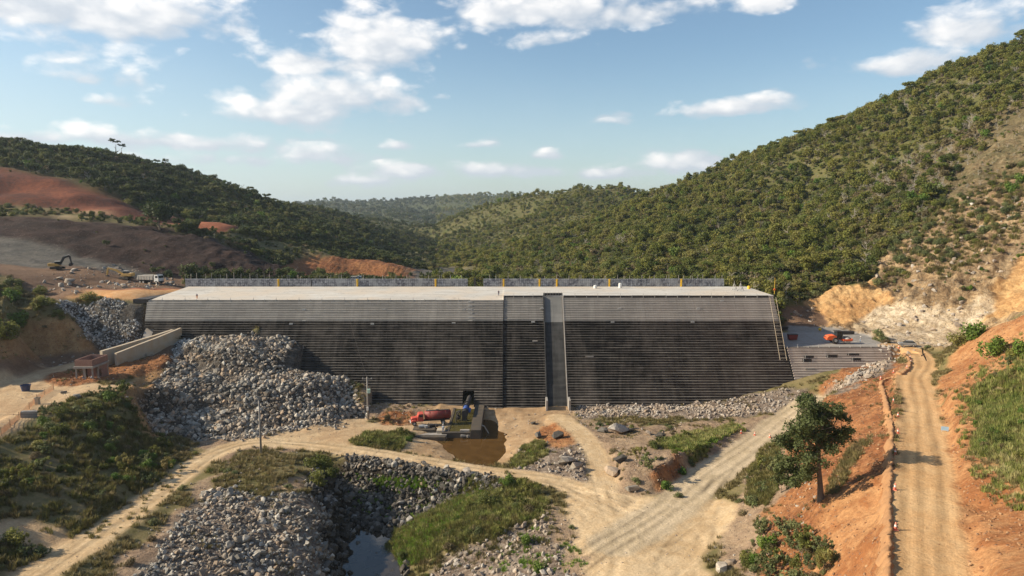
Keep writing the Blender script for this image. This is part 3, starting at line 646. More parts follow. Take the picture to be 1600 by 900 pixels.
# wheel tracks across the yard
def lanes():
    val = np.zeros(X0.shape); g_ = random.Random(3)
    sets = [[(905,762),(960,790),(985,830),(960,880),(950,940)],[(930,775),(1000,800),(1060,820),(1100,790),(1150,735)],[(890,760),(960,772),(1040,800),(1090,850),(1060,900)],[(870,755),(930,800),(945,850),(935,930)],[(1120,750),(1090,800),(1030,850),(1000,930)],[(1150,740),(1110,800),(1100,850),(1050,940)],
            [(940,760),(950,800),(1000,850),(1050,860),(1090,830)],[(900,780),(950,820),(975,880),(985,940)],[(935,745),(955,780),(1010,800),(1080,790)]]
    sel = np.nonzero((X0 > -5) & (X0 < 45) & (Y0 > 70) & (Y0 < 140))[0]
    for s_ in sets:
        pl = smooth_line([Z(u, v, 2.2) for u, v in s_], 8); d, hz, sg, run = polydist(X0[sel], Y0[sel], pl); am = g_.choice([-.34, .2, .24, -.28])
        for o_ in (-1.0, 1.0): val[sel] += am * np.exp(-((sg - o_) / .38) ** 2) * (d < 3) * (.6 + fbm(run / 5, run * 0 + o_, 2, 7))
    return val
LANE = lanes(); YARD = (cls == NAMES.index('road')).astype(float)
for nm_, o_ in (('haul', (-2.3, -1.4, -.4, .5, 1.5, 2.4)), ('valley', (-1.3, -.3, 1.0, 1.9)), ('quarry', (-2.6, -1.4, -.6, .6, 1.6, 2.6))):
    m_ = (rsel == rk.index(nm_))
    for k_, q_ in enumerate(o_): LANE += m_ * (-.34 if k_ % 2 == 0 else .2) * (.5 + 1.2 * np.abs(fbm(RS / 9, RS * 0 + q_ * 3, 3, 23))) * np.exp(-((RD - q_ - fbm(RS / 14, RS * 0 + q_, 2, 3) * .9) / .42) ** 2)
build_ground()
# water
def water_mat(name, c, rough=.06):
    m, t, p = mat(name); n = t.noise(pos(t), .5, 4, .5); t.link(t.mix(t.rng(n, .35, .65), c, tuple(x * .72 for x in c)), p.inputs['Base Color'])
    p.inputs['Roughness'].default_value = rough; p.inputs['Specular IOR Level'].default_value = .5; bump(t, p, t.noise(pos(t), 1.4, 3, .5), .06, .05); return m
def water(name, poly, z, m):
    pts = [at_z(u, v, z)[:2] for u, v in poly]; xs = [p[0] for p in pts]; ys = [p[1] for p in pts]
    mb = MB(); b = 0
    mb.v = [(x, y, z) for x, y in pts]; mb.f = [tuple(range(len(pts)))][::1]
    o = mb.build(name, m); o['kind'] = 'structure'
    if o.data.polygons[0].normal.z < 0: o.data.flip_normals()
    return o
water('water', [(640,655),(830,655),(830,700),(800,735),(660,735),(640,700)], -.35, water_mat('muddy_water', (.115,.062,.020), .07))
water('creek_water', [(515,800),(600,790),(660,840),(670,960),(500,960)], -5.55, water_mat('creek_water', (.055,.045,.035), .02))
# ------------------------------------------------------------------ materials for the built things
def dam_mat(name, dark, lite, warm, amount=1.0, dust=.38):
    m, t, p = mat(name); P_ = pos(t); sp = t.new('ShaderNodeSeparateXYZ'); t.link(P_, sp.inputs[0])
    cb = t.new('ShaderNodeCombineXYZ'); t.link(t.math('MULTIPLY', sp.outputs[0], 1.0), cb.inputs[0]); t.link(t.math('MULTIPLY', sp.outputs[2], .42), cb.inputs[1])
    big = t.noise(cb.outputs[0], .085, 6, .68, .9)
    cb2 = t.new('ShaderNodeCombineXYZ'); t.link(sp.outputs[0], cb2.inputs[0]); t.link(t.math('MULTIPLY', sp.outputs[2], .10), cb2.inputs[1])
    stk = t.noise(cb2.outputs[0], .55, 6, .7)
    # each formwork panel takes its own tone
    wn = t.new('ShaderNodeTexWhiteNoise', noise_dimensions='3D'); cb3 = t.new('ShaderNodeCombineXYZ')
    t.link(t.math('FLOOR', t.math('MULTIPLY', sp.outputs[0], .42)), cb3.inputs[0]); t.link(t.math('FLOOR', t.math('MULTIPLY', t.math('SUBTRACT', sp.outputs[2], .02), 1 / .6)), cb3.inputs[1]); t.link(cb3.outputs[0], wn.inputs['Vector'])
    wn2 = t.new('ShaderNodeTexWhiteNoise', noise_dimensions='1D'); t.link(t.math('FLOOR', t.math('MULTIPLY', t.math('SUBTRACT', sp.outputs[2], .02), 1 / .6)), wn2.inputs['W'])
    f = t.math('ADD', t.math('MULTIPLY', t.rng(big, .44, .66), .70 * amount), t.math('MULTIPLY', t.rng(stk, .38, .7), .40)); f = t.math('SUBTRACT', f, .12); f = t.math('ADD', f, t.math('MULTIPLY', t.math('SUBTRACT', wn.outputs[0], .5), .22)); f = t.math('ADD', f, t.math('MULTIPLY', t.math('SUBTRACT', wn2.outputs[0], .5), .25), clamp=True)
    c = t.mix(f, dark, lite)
    wm = t.math('MULTIPLY', t.rng(sp.outputs[0], 20, 70), t.rng(t.noise(P_, .12, 4), .35, .65, .3, 1))
    c = t.mix(t.math('MULTIPLY', wm, .6), c, warm)
    jx_ = t.math('ABSOLUTE', t.math('SUBTRACT', t.math('FRACT', t.math('MULTIPLY', sp.outputs[0], .42)), .5))
    c = t.mix(t.math('MULTIPLY', t.rng(jx_, .485, .495), .45), c, tuple(x * .4 for x in dark))
    # dust and laitance lie on the treads, unevenly from step to step
    gn = t.new('ShaderNodeNewGeometry'); sn = t.new('ShaderNodeSeparateXYZ'); t.link(gn.outputs['True Normal'], sn.inputs[0]); up = t.rng(sn.outputs[2], .5, .9)
    cb4 = t.new('ShaderNodeCombineXYZ'); t.link(t.math('MULTIPLY', sp.outputs[0], .12), cb4.inputs[0]); t.link(t.math('MULTIPLY', t.math('FLOOR', t.math('MULTIPLY', t.math('ADD', sp.outputs[2], .2), 1 / .6)), 3.7), cb4.inputs[1])
    du = t.rng(t.noise(cb4.outputs[0], 1.0, 4, .7), .32, .68, .05, 1.0); c = t.mix(t.math('MULTIPLY', t.math('MULTIPLY', up, du), dust), c, (.52,.48,.44))
    t.link(c, p.inputs['Base Color']); p.inputs['Roughness'].default_value = .85; p.inputs['Specular IOR Level'].default_value = .2
    bump(t, p, t.noise(P_, 3, 5, .7), .3, .05); return m
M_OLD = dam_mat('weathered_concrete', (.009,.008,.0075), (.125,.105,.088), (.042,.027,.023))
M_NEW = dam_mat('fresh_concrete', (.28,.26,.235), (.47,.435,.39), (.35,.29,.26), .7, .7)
M_LOW = dam_mat('side_concrete', (.30,.26,.23), (.52,.45,.40), (.42,.33,.28), .8, .8)
M_CHUTE = dam_mat('chute_concrete', (.020,.021,.022), (.075,.075,.075), (.04,.04,.04), 1.0, .2)
M_CHUTEHI = dam_mat('chute_fresh_concrete', (.15,.15,.145), (.27,.26,.25), (.2,.2,.19), .8, .3)
def slab_mat():
    m, t, p = mat('crest_concrete'); P_ = pos(t); mp = t.new('ShaderNodeMapping'); mp.inputs['Scale'].default_value = (.25, 1.2, 1); t.link(P_, mp.inputs[0])
    n = t.noise(mp.outputs[0], .35, 6, .65); n2 = t.noise(P_, .09, 4, .5)
    c = t.mix(t.rng(n, .35, .68), (.57,.545,.50), (.40,.37,.33)); c = t.mix(t.rng(n2, .42, .62), c, (.52,.45,.37)); n4 = t.noise(P_, .5, 7, .75); c = t.mix(t.rng(n4, .56, .66, 0, .55), c, (.22,.20,.18)); t.link(c, p.inputs['Base Color']); p.inputs['Roughness'].default_value = .9; bump(t, p, n, .2, .05); return m
M_SLAB = slab_mat()
def form_mat():
    m, t, p = mat('formwork_concrete'); P_ = pos(t); sp = t.new('ShaderNodeSeparateXYZ'); t.link(P_, sp.inputs[0])
    br = t.new('ShaderNodeTexBrick'); br.inputs['Scale'].default_value = 1.0; br.inputs['Brick Width'].default_value = .62; br.inputs['Row Height'].default_value = .9; br.inputs['Mortar Size'].default_value = .05; br.offset = 0
    br.inputs['Color1'].default_value = (.24,.24,.25,1); br.inputs['Color2'].default_value = (.42,.42,.43,1); br.inputs['Mortar'].default_value = (.07,.07,.09,1)
    cb = t.new('ShaderNodeCombineXYZ'); t.link(sp.outputs[0], cb.inputs[0]); t.link(sp.outputs[2], cb.inputs[1]); t.link(cb.outputs[0], br.inputs['Vector'])
    n = t.noise(P_, 1.3, 6, .7); c = t.mix(t.rng(n, .45, .65), br.outputs['Color'], (.06,.06,.08)); n2 = t.noise(P_, .35, 3, .5); c = t.mix(t.rng(n2, .5, .6, 0, .5), c, (.42,.42,.42))
    t.link(c, p.inputs['Base Color']); p.inputs['Roughness'].default_value = .85; return m
M_FORM = form_mat()
M_STEEL = paint('dark_steel', (.035,.033,.033), .6, .4, (.09,.06,.045)); M_GALV = paint('grey_steel', (.42,.42,.41), .5, .3); M_YEL = paint('yellow_paint', (.72,.46,.03), .5, .3, (.35,.22,.06))
M_CONC = paint('pale_concrete', (.42,.36,.28), .85, .7, (.40,.27,.15), 0, .5); M_CONC2 = paint('grey_concrete', (.30,.28,.26), .85, .5, (.2,.15,.11), 0, .8); M_DKCON = paint('wet_concrete', (.055,.046,.037), .7, .5, (.16,.11,.06), 0, .6)
M_RUB = paint('rubber', (.022,.021,.02), .8, .5, (.14,.10,.065), 0, 3); M_GLASS = paint('cab_glass', (.02,.028,.034), .12, .1, (.1,.09,.08)); M_WHITE = paint('white_paint', (.72,.71,.68), .5, .3)
M_MACH = paint('machine_yellow', (.56,.34,.085), .55, .65, (.34,.22,.12)); M_ORNG = paint('roller_orange', (.80,.13,.03), .45, .2); M_REDT = paint('tank_red', (.22,.028,.024), .55, .65, (.15,.07,.05)); M_REDC = paint('cab_red', (.50,.07,.045), .5, .5, (.35,.12,.08))
M_WOOD = paint('raw_wood', (.34,.22,.13), .8, .4); M_BLUE = paint('blue_plastic', (.03,.05,.13), .5, .2); M_PBLUE = paint('pipe_blue', (.03,.10,.36), .5, .3); M_GREY = paint('car_grey', (.20,.21,.22), .3, .25, (.3,.24,.18))
M_SKIN = paint('skin', (.30,.16,.10), .6, 0); M_SHIRT = paint('work_shirt_blue', (.35,.46,.58), .8, .2); M_TROU = paint('work_trousers', (.10,.13,.20), .85, .2); M_HELM = paint('helmet_white', (.75,.75,.72), .4, .05); M_OSHIRT = paint('work_shirt_orange', (.75,.25,.06), .8, .2)
M_NET = paint('orange_net', (.72,.30,.12), .8, .3, (.6,.4,.25)); M_CORANGE = paint('cone_orange', (.80,.24,.16), .6, .15, (.6,.4,.3)); M_BEDGREY = paint('tipper_grey', (.36,.34,.31), .6, .5, (.3,.22,.15))

# ------------------------------------------------------------------ the dam
SH = .6; SLOPE = .8; TOE = 175.0
DAM = empty('concrete_dam', (0, TOE, 0), 0, 'long stepped concrete dam, dark stained steps below, pale fresh steps at the top', 'dam')
rs = random.Random(7)
def step(x0, x1, k, m, yo=0.0, name='concrete_step', lab=None, parent=DAM, jit=.05):
    """one lift of concrete between x0 and x1; local to the dam's toe; front corners slightly uneven"""
    y = k * SH * SLOPE + yo; z0 = k * SH; n = max(2, int((x1 - x0) / 5.5)); xs = [x0 + (x1 - x0) * i / n for i in range(n + 1)]
    j = [rs.uniform(-jit, jit) for _ in xs]; y1 = y + 1.5
    v = []; f = []
    hz = [rs.uniform(-.02, .02) for _ in xs]
    for i, x in enumerate(xs): v += [(x, y + j[i], z0), (x, y + j[i] + .03, z0 + SH + hz[i]), (x, y1, z0 + SH + hz[i]), (x, y1, z0)]
    for i in range(n):
        a = i * 4; b = a + 4
        f += [(a, b, b + 1, a + 1), (a + 1, b + 1, b + 2, a + 2), (a + 2, b + 2, b + 3, a + 3), (a + 3, b + 3, b, a)]
    f += [(0, 1, 2, 3), (n * 4 + 3, n * 4 + 2, n * 4 + 1, n * 4)]
    mb = MB(); mb.v = v; mb.f = f; o = mb.build(name, m, parent)
    if lab: o['label'] = lab
    return o
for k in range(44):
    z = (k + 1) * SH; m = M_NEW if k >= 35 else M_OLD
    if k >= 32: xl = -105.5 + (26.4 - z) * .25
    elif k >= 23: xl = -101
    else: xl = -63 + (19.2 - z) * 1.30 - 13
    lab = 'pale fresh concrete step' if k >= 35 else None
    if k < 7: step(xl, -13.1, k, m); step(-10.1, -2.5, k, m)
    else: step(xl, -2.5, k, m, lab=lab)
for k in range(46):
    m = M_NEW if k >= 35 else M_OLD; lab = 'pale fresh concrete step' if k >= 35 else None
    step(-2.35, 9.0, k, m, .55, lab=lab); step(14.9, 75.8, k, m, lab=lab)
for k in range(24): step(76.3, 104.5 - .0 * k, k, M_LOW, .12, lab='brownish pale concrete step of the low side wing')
# solid body behind the steps
def body(x0, x1, z0, z1, yback, m=M_CONC2, off=1.1):
    mb = MB(); v = [(x0, z0 * SLOPE + off, z0), (x0, z1 * SLOPE + off, z1), (x0, yback, z1), (x0, yback, z0)]; v += [(x1, a[1], a[2]) for a in v]
    mb.v = v; mb.f = [(0, 1, 2, 3), (7, 6, 5, 4), (0, 4, 5, 1), (1, 5, 6, 2), (2, 6, 7, 3), (3, 7, 4, 0)]; return mb.build('dam_body', m, DAM)
body(-104.0, -2.4, 4.6, 26.25, 44.8); body(-2.3, 75.6, -2, 26.25, 44.8); body(-70, -13.3, -2, 4.5, 40); body(-9.9, -2.4, -2, 4.5, 40)
body(76.4, 104.0, -2, 14.2, 36)
# crest slab: slopes up a little towards the right half
def crest():
    mb = MB(); xs = [-105, -60, -20, -2.46, -2.44, 9.2, 40, 76]; zt = [26.44, 26.44, 26.44, 26.46, 27.62, 27.66, 27.66, 27.66]
    fy = [20.95, 20.95, 20.95, 20.95, 22.25, 22.25, 21.75, 21.75]; by = 45.2
    for x, z, y in zip(xs, zt, fy): mb.v += [(x, y, z - .5), (x, y, z), (x, by, 27.7), (x, by, z - .5)]
    n = len(xs)
    for i in range(n - 1):
        a = i * 4; b = a + 4; mb.f += [(a, b, b + 1, a + 1), (a + 1, b + 1, b + 2, a + 2), (a + 2, b + 2, b + 3, a + 3), (a + 3, b + 3, b, a)]
    mb.f += [(0, 1, 2, 3), (n * 4 - 1, n * 4 - 2, n * 4 - 3, n * 4 - 4)]
    o = mb.build('crest_slab', M_SLAB, DAM); o['label'] = 'white sunlit concrete crest surface'
crest()
MB().slab([(-109.5, 20.6), (-105.1, 20.6), (-105.1, 45), (-106.3, 45)], 25.6, 26.75).build('dark_edge_slab', M_STEEL, DAM)  # dark wedge-shaped slab along the left end of the crest
# formwork strips on the crest edges
def strip(x0, x1, z, y, L=3.3, posts=True, off=0):
    n = int((x1 - x0) / L)
    for i in range(n):
        a = x0 + i * L; mb = MB().box((a + L / 2, y - .06, z - .05), (L - .16, .1, .62 + rs.uniform(-.05, .05))); mb.build('formwork_panel', M_STEEL, DAM)
        MB().box((a, y - .14, z - .02), (.09, .14, .85)).box((a, y + .2, z + (.45 if i % 2 else .2)), (.07, .07, .9 if i % 2 else .4)).build('bracket', M_GALV, DAM)
strip(-104.5, -12.0, 26.25, 20.85); strip(15.0, 75.5, 27.45, 21.6); strip(-2.3, 9.0, 27.3, 22.2, 2.8)
strip(76.4, 104.2, 14.35, 11.5, 2.9)
# smooth chute between the sections
def chute():
    def sheet(x0, x1, z0, z1, off, m, name, th=.5):
        mb = MB(); a = (z0 * SLOPE + off, z0); b = (z1 * SLOPE + off, z1)
        v = [(x0, a[0], a[1]), (x0, b[0], b[1]), (x0, b[0] + th, b[1]), (x0, a[0] + th, a[1])]; v += [(x1, p[1], p[2]) for p in v]
        mb.v = v; mb.f = [(0, 1, 2, 3), (7, 6, 5, 4), (0, 4, 5, 1), (1, 5, 6, 2), (2, 6, 7, 3), (3, 7, 4, 0)]; return mb.build(name, m, DAM)
    sheet(9.3, 14.5, -.5, 5.5, .35, M_CHUTE, 'chute_floor'); sheet(9.3, 14.5, 5.55, 20.6, .45, M_CHUTE, 'chute_floor'); o = sheet(9.3, 14.5, 20.65, 27.2, .45, M_CHUTEHI, 'chute_floor'); o['label'] = 'pale upper part of the chute floor'
    sheet(9.0, 9.28, -.5, 27.4, -.42, M_CHUTE, 'chute_wall', 1.6); o = sheet(14.62, 14.86, -.5, 27.5, -.35, M_CONC2, 'chute_wall', 1.6); o['label'] = 'pale edge wall of the chute'
    MB().box((9.05, -1.3, 1.2), (.5, 3.6, 4.4)).build('guide_wall', M_CONC2, DAM, bevel=.03); MB().box((14.95, -1.3, 1.2), (.5, 3.6, 4.4)).build('guide_wall', M_CONC2, DAM, bevel=.03)
    MB().box((11.9, 22.3, 27.9), (5.6, .12, .9)).build('formwork_panel', M_STEEL, DAM)
    for i in range(7): MB().box((9.4 + i * .84, 22.2, 28.1), (.08, .1, 1.3)).build('bracket', M_GALV, DAM)
chute()
# culvert opening
mb = MB(); Mq = Matrix.Rotation(R(90), 4, 'Z')
for x_ in (-13.18, -10.02): mb.prism([(.5, 0), (4.0, 4.4), (11.5, 4.4), (11.5, 0)], -x_ - .07, -x_ + .07, Mq)
mb.box((-11.6, 7.9, 4.34), (3.1, 7.4, .14)).box((-11.6, 6, -.1), (3.1, 12, .2)).box((-11.6, 11.6, 2.2), (3.3, .2, 4.4)); mb.build('culvert_lining', M_DKCON, DAM)
# drain blocks and a column of rungs
def onface(u, v, off=0):
    """point of the stepped face seen at a pixel (off: distance in front)"""
    d = ray(u, v); z = None; lo, hi = 100.0, 260.0
    for _ in range(40):
        s = (lo + hi) / 2; y = d[1] * s; zz_ = CAMZ + d[2] * s; face = TOE + SLOPE * max(zz_, 0)
        if y < face - off: lo = s
        else: hi = s
    return Vector((d[0] * s, y - TOE, zz_))
for (u, v) in [(455,506),(582,506),(709,505),(475,484),(600,484),(724,484),(833,503),(957,503),(1082,503),(968,482),(1091,482),(475,502),(847,482),(1128,470)]:
    p = onface(u, v, .15); MB().box(p, (1.0, .5, .4)).build('drain_block', M_GALV, DAM)
for i in range(6):
    p = onface(735, 472 + i * 6, .15); MB().box(p, (1.2, .5, .45)).build('rung_block', M_GALV, DAM)
# tarp scraps lie on steps
for (u, v, w_) in [(921,557,2.2),(1265,576,2.6),(836,533,1.4)]:
    p = onface(u, v, .1); MB().box(p, (w_, .5, .35)).build('patch', M_CONC2, DAM)

# ------------------------------------------------------------------ parapet wall along the crest
PW = empty('parapet_wall', (0, 220.6, 26.6), 0, 'grey shuttered concrete wall with yellow posts along the far edge of the crest', 'wall')
def pxX(u, y=220.6, z=28): return float((u - 800) / F * (y * cP - (z - CAMZ) * sP))
edges = [290, 338, 388, 436, 487, 559, 620, 681, 731]; edges2 = [755, 787, 843, 870, 952, 1010, 1064, 1131]
def wallrun(ed):
    for a, b in zip(ed[:-1], ed[1:]):
        x0, x1 = pxX(a) + .06, pxX(b) - .06; zb = .6; MB().box(((x0 + x1) / 2, 0, 1.7 + zb / 2 + rs.uniform(-.04, .04)), (x1 - x0, .6, 3.4 - .2)).build('wall_panel', M_FORM, PW)
wallrun(edges); wallrun(edges2)
for u in (436, 559, 681, 787, 843, 870, 952, 1064):
    x = pxX(u); MB().box((x, -.42, 1.9), (.55, .22, 3.3)).box((x, -.6, 1.9), (.16, .2, 3.3)).box((x, -.42, 3.5), (.7, .5, .12)).build('yellow_post', M_YEL, PW, bevel=.02)
MB().box((pxX(742), .1, 2.0), (.5, .5, 3.6)).box((pxX(742), -.4, .4), (3.0, .6, .25)).build('dark_post', M_STEEL, PW); MB().box((pxX(487), -.33, 1.7), (.3, .1, 3.0)).build('dark_post', M_STEEL, PW)
rb = list(range(449, 731, 17)) + list(range(775, 1130, 19)) + [290, 299, 308, 322, 331, 345, 355, 366, 377, 391, 402, 413, 422, 441, 452, 470, 494, 512, 530, 555, 598, 640, 690, 765, 830, 905, 945, 975, 1015, 1045, 1068, 1082, 1090, 1128]
for i, u in enumerate(rb):
    x = pxX(u); h_ = (1.9 if u < 440 else 1.3) * rs.uniform(.75, 1.15); MB().tube((x, .1, 3.2), (x + rs.uniform(-.05, .05), .1, 3.5 + h_), .085, .07, 5).build('starter_bar', M_CONC2, PW)
MB().path([(pxX(290), .1, 4.5), (pxX(440), .1, 4.5)], .04, 4).build('hand_rail', M_STEEL, PW)

# site ladder on the right end of the face
L = empty('site_ladder', (75, TOE, 12), 0, 'long pale scaffold ladder laid on the right end of the dam steps', 'ladder')
def fy(z): return z * SLOPE - .9
for dx in (-.9, .9): MB().tube((dx + 1.2, fy(27.2), 15.2), (dx, fy(11.5), -.5), .06, .06, 5).build('rail', M_CONC, L)
for i in range(16):
    z = 12 + i * .98; sx = 1.2 * (z - 11.5) / 15.7; MB().tube((-.9 + sx, fy(z), z - 12), (.9 + sx, fy(z), z - 12), .045, .045, 5).build('rung', M_CONC, L)
L.location.x = 74.2
for (u, v, w_, h_, lab) in [(1264,558,2.6,.9,'dark formwork panel on the side wing steps, upper of the left pair'),(1261,563,2.5,.9,'dark formwork panel on the side wing steps, lower of the left pair'),(1300,557,3.0,1.0,'dark ribbed formwork panel in the middle of the side wing steps'),(1333,554,3.3,.6,'long thin dark formwork panel high on the side wing steps'),(1338,562,2.6,1.0,'dark ribbed formwork panel at the rock end of the side wing steps')]:
    p = onface(u, v, .35); e = empty('leaning_formwork', (p.x, p.y + TOE, p.z), 0, lab, 'formwork', 'formwork panels left on the side wing')
    MB().box((0, 0, 0), (w_, .12, h_)).build('board', M_STEEL, e)
    for i in range(5): MB().box((-w_ / 2 + (i + .5) * w_ / 5, -.1, 0), (.1, .1, h_)).build('rib', M_GALV if i == 0 else M_STEEL, e)

# ------------------------------------------------------------------ retaining wall, building and terrace things
def wall_seg(name, a, b, z0a, z1a, z1b, th, m, parent):
    d = (Vector(b) - Vector(a)).normalized(); n_ = Vector((-d.y, d.x)) * th; v = []
    for q, zt in ((a, z1a), (b, z1b)):
        q = Vector(q)
        for z in (z0a, zt): v += [(q.x, q.y, z), (q.x + n_.x, q.y + n_.y, z)]
    mb = MB(); mb.v = v; mb.f = [(0, 2, 3, 1), (4, 5, 7, 6), (0, 4, 6, 2), (1, 3, 7, 5), (2, 6, 7, 3), (0, 1, 5, 4)]; return mb.build(name, m, parent, bevel=.03)
RW = empty('retaining_wall', (0, 0, 0), 0, 'pale concrete retaining wall in two stages beside the brick building', 'retaining wall')
ys = [168.5, 173, 177.5, 182.5, 188]; xs_ = [-102.8, -100.9, -98.9, -96.7, -94.3]; zs_ = [17.1, 17.5, 18.0, 18.5, 19.2]
for i in range(4): wall_seg('wall_section', (xs_[i], ys[i] + .03), (xs_[i + 1], ys[i + 1]), 11.5, zs_[i], zs_[i + 1], 1.0, M_CONC, RW)
xs2 = [-99.9, -97.8, -95.3, -92.6]; ys2 = [169.5, 175, 181.5, 189]; zs2 = [16.3, 17.2, 18.2, 19.5]
for i in range(3): wall_seg('wall_section', (xs2[i], ys2[i] + .03), (xs2[i + 1], ys2[i + 1]), 11.5, zs2[i], zs2[i + 1], .8, M_CONC, RW)
def brick_m():
    m, t, p = mat('red_brick'); v = objc(t); sp = t.new('ShaderNodeSeparateXYZ'); t.link(v, sp.inputs[0]); cb = t.new('ShaderNodeCombineXYZ'); t.link(t.math('ADD', sp.outputs[0], sp.outputs[1]), cb.inputs[0]); t.link(sp.outputs[2], cb.inputs[1])
    br = t.new('ShaderNodeTexBrick'); t.link(cb.outputs[0], br.inputs['Vector']); br.inputs['Scale'].default_value = 1; br.inputs['Brick Width'].default_value = .3; br.inputs['Row Height'].default_value = .2; br.inputs['Mortar Size'].default_value = .018
    br.inputs['Color1'].default_value = (.20,.095,.07,1); br.inputs['Color2'].default_value = (.27,.13,.095,1); br.inputs['Mortar'].default_value = (.32,.26,.22,1)
    t.link(t.mix(t.rng(t.noise(v, 1.1, 4), .4, .65), br.outputs['Color'], (.24,.13,.10)), p.inputs['Base Color']); p.inputs['Roughness'].default_value = .9; bump(t, p, br.outputs['Fac'], .5, .01); return m
M_BRICK = brick_m()
B = empty('brick_building', (-102.6, 157.2, 11.4), 0, 'small unfinished red brick building with a grey concrete beam and open porch', 'building')
W_, Dp = 4.1, 6.2
for nm, c, d in [('parapet_brickwork', (W_/2, .1, 5.15), (W_, .2, 1.5)), ('parapet_brickwork', (W_-.1, Dp/2, 5.15), (.2, Dp-.42, 1.5)), ('parapet_brickwork', (.1, Dp/2, 5.15), (.2, Dp-.42, 1.5)), ('parapet_brickwork', (W_/2, Dp-.1, 5.15), (W_, .2, 1.5)),
    ('side_wall', (W_-.12, 4.3, 2.1), (.2, 3.6, 3.7)), ('back_wall', (W_/2, Dp-.12, 2.1), (W_-.5, .2, 3.7)), ('side_wall', (.12, 4.6, 2.1), (.2, 2.8, 3.7)), ('inner_wall', (2.1, 3.0, 2.1), (2.2, .16, 3.7))]:
    MB().box(c, d).build(nm, M_BRICK, B)
MB().box((W_/2, Dp/2, 4.15), (W_+.5, Dp+.5, .5)).build('roof_slab', M_CONC2, B, bevel=.02)
MB().box((W_/2, Dp/2 - .3, .08), (W_+1.6, Dp+1.6, .35)).build('floor_slab', M_CONC2, B)
for (x, y) in ((.15,.15),(W_-.15,.15),(W_-.15,2.3),(.15,2.9),(W_-.13,Dp-.14),(.14,Dp-.14),(2.2,.16)): MB().box((x, y, 2.05), (.28, .28, 3.7)).build('column', M_CONC2, B)
MB().box((W_ + .02, 2.95, 2.3), (.1, .7, 1.7)).build('window_opening', M_GLASS, B); MB().tube((W_+.9, .5, .2), (W_+.1, 1.2, 2.6), .05, .05, 5).build('prop_board', M_WOOD, B)

# people --------------------------------------------------------------
def limb_obj(name, verts, edges_, radii, m, parent, sub=1):
    me = bpy.data.meshes.new(name); me.from_pydata([tuple(v) for v in verts], edges_, []); me.materials.append(m); o = bpy.data.objects.new(name, me); link(o, parent)
    s = o.modifiers.new('skin', 'SKIN'); sk = me.skin_vertices if len(me.skin_vertices) else None
    if not len(me.skin_vertices):
        bm = bmesh.new(); bm.from_mesh(me); bm.verts.layers.skin.verify(); bm.to_mesh(me); bm.free()
    for i, r in enumerate(radii):
        d = me.skin_vertices[0].data[i]; d.radius = (r, r) if not isinstance(r, tuple) else r; d.use_root = (i == 0)
    ss = o.modifiers.new('sub', 'SUBSURF'); ss.levels = sub; ss.render_levels = sub; return o
def person(loc, rz, label, shirt, trou, helm, pose='stand', s=1.0):
    e = empty('person', loc, rz, label, 'person', None, s)
    lean = .0 if pose == 'stand' else .25; f = lean
    body = [(0,0,.95),(0,-f*.4,1.18),(0,-f,1.40),(0,-f,1.52),(0,-f-.02,1.62),(0,-f-.02,1.74),
            (-.1,0,.90),(-.13,-.04,.50),(-.14,.03,.09),(-.14,-.13,.04),(.1,0,.90),(.14,.02,.50),(.17,.08,.09),(.17,-.08,.04),
            (-.19,-f,1.40),(-.25,-f-.04,1.14),(-.22,-f-.20,.92),(-.215,-f-.27,.86),(.19,-f,1.40),(.27,-f,1.13),(.25,-f-.16,.92),(.25,-f-.22,.85)]
    ed = [(0,1),(1,2),(2,3),(3,4),(4,5),(0,6),(6,7),(7,8),(8,9),(0,10),(10,11),(11,12),(12,13),(2,14),(14,15),(15,16),(16,17),(2,18),(18,19),(19,20),(20,21)]
    rad = [.13,.125,.14,.055,.085,.08,.085,.06,.042,.04,.085,.06,.042,.04,.06,.042,.032,.03,.06,.042,.032,.03]
    limb_obj('body', body, ed, rad, M_SKIN, e)
    sh = [body[i] for i in (0,1,2,14,15,18,19)]; limb_obj('shirt', sh, [(0,1),(1,2),(2,3),(3,4),(2,5),(5,6)], [.145,.145,.155,.078,.058,.078,.058], shirt, e)
    tr = [body[i] for i in (0,6,7,8,10,11,12)]; limb_obj('trousers', tr, [(0,1),(1,2),(2,3),(0,4),(4,5),(5,6)], [.143,.10,.078,.062,.10,.078,.062], trou, e)
    if helm: MB().ell((0, -f - .03, 1.76), (.15, .17, .11), 10, 6).build('helmet', helm, e, True)
    return e
person(tuple(at_z(692.5, 676, 1.25)), R(160), 'worker in a pale blue shirt standing on the outlet platform left of the black pipe', M_SHIRT, M_TROU, M_HELM, s=1.12)
person(tuple(at_z(1344, 536, 14.45)), R(60), 'worker in pale blue clothes on the rolled platform right of the orange roller', M_SHIRT, M_SHIRT, M_HELM, s=1.05)
person((-101.5, 158.2, 11.66), R(200), 'worker in dark clothes at the left inside the brick building porch', M_TROU, M_TROU, None, 'lean')
person((-99.9, 158.6, 11.66), R(140), 'worker in a pale shirt at the right inside the brick building porch', M_SHIRT, M_TROU, None, 'lean')
person((pxX(308, 198, 26.5), 198, 26.48), R(0), 'worker in orange trousers at the left end of the crest edge', M_TROU, M_OSHIRT, None, 'stand', .95)
person((pxX(779, 203, 27), 203, 26.75), R(30), 'worker in dark clothes on the crest left of the chute', M_TROU, M_TROU, None, 'stand', 1.0)

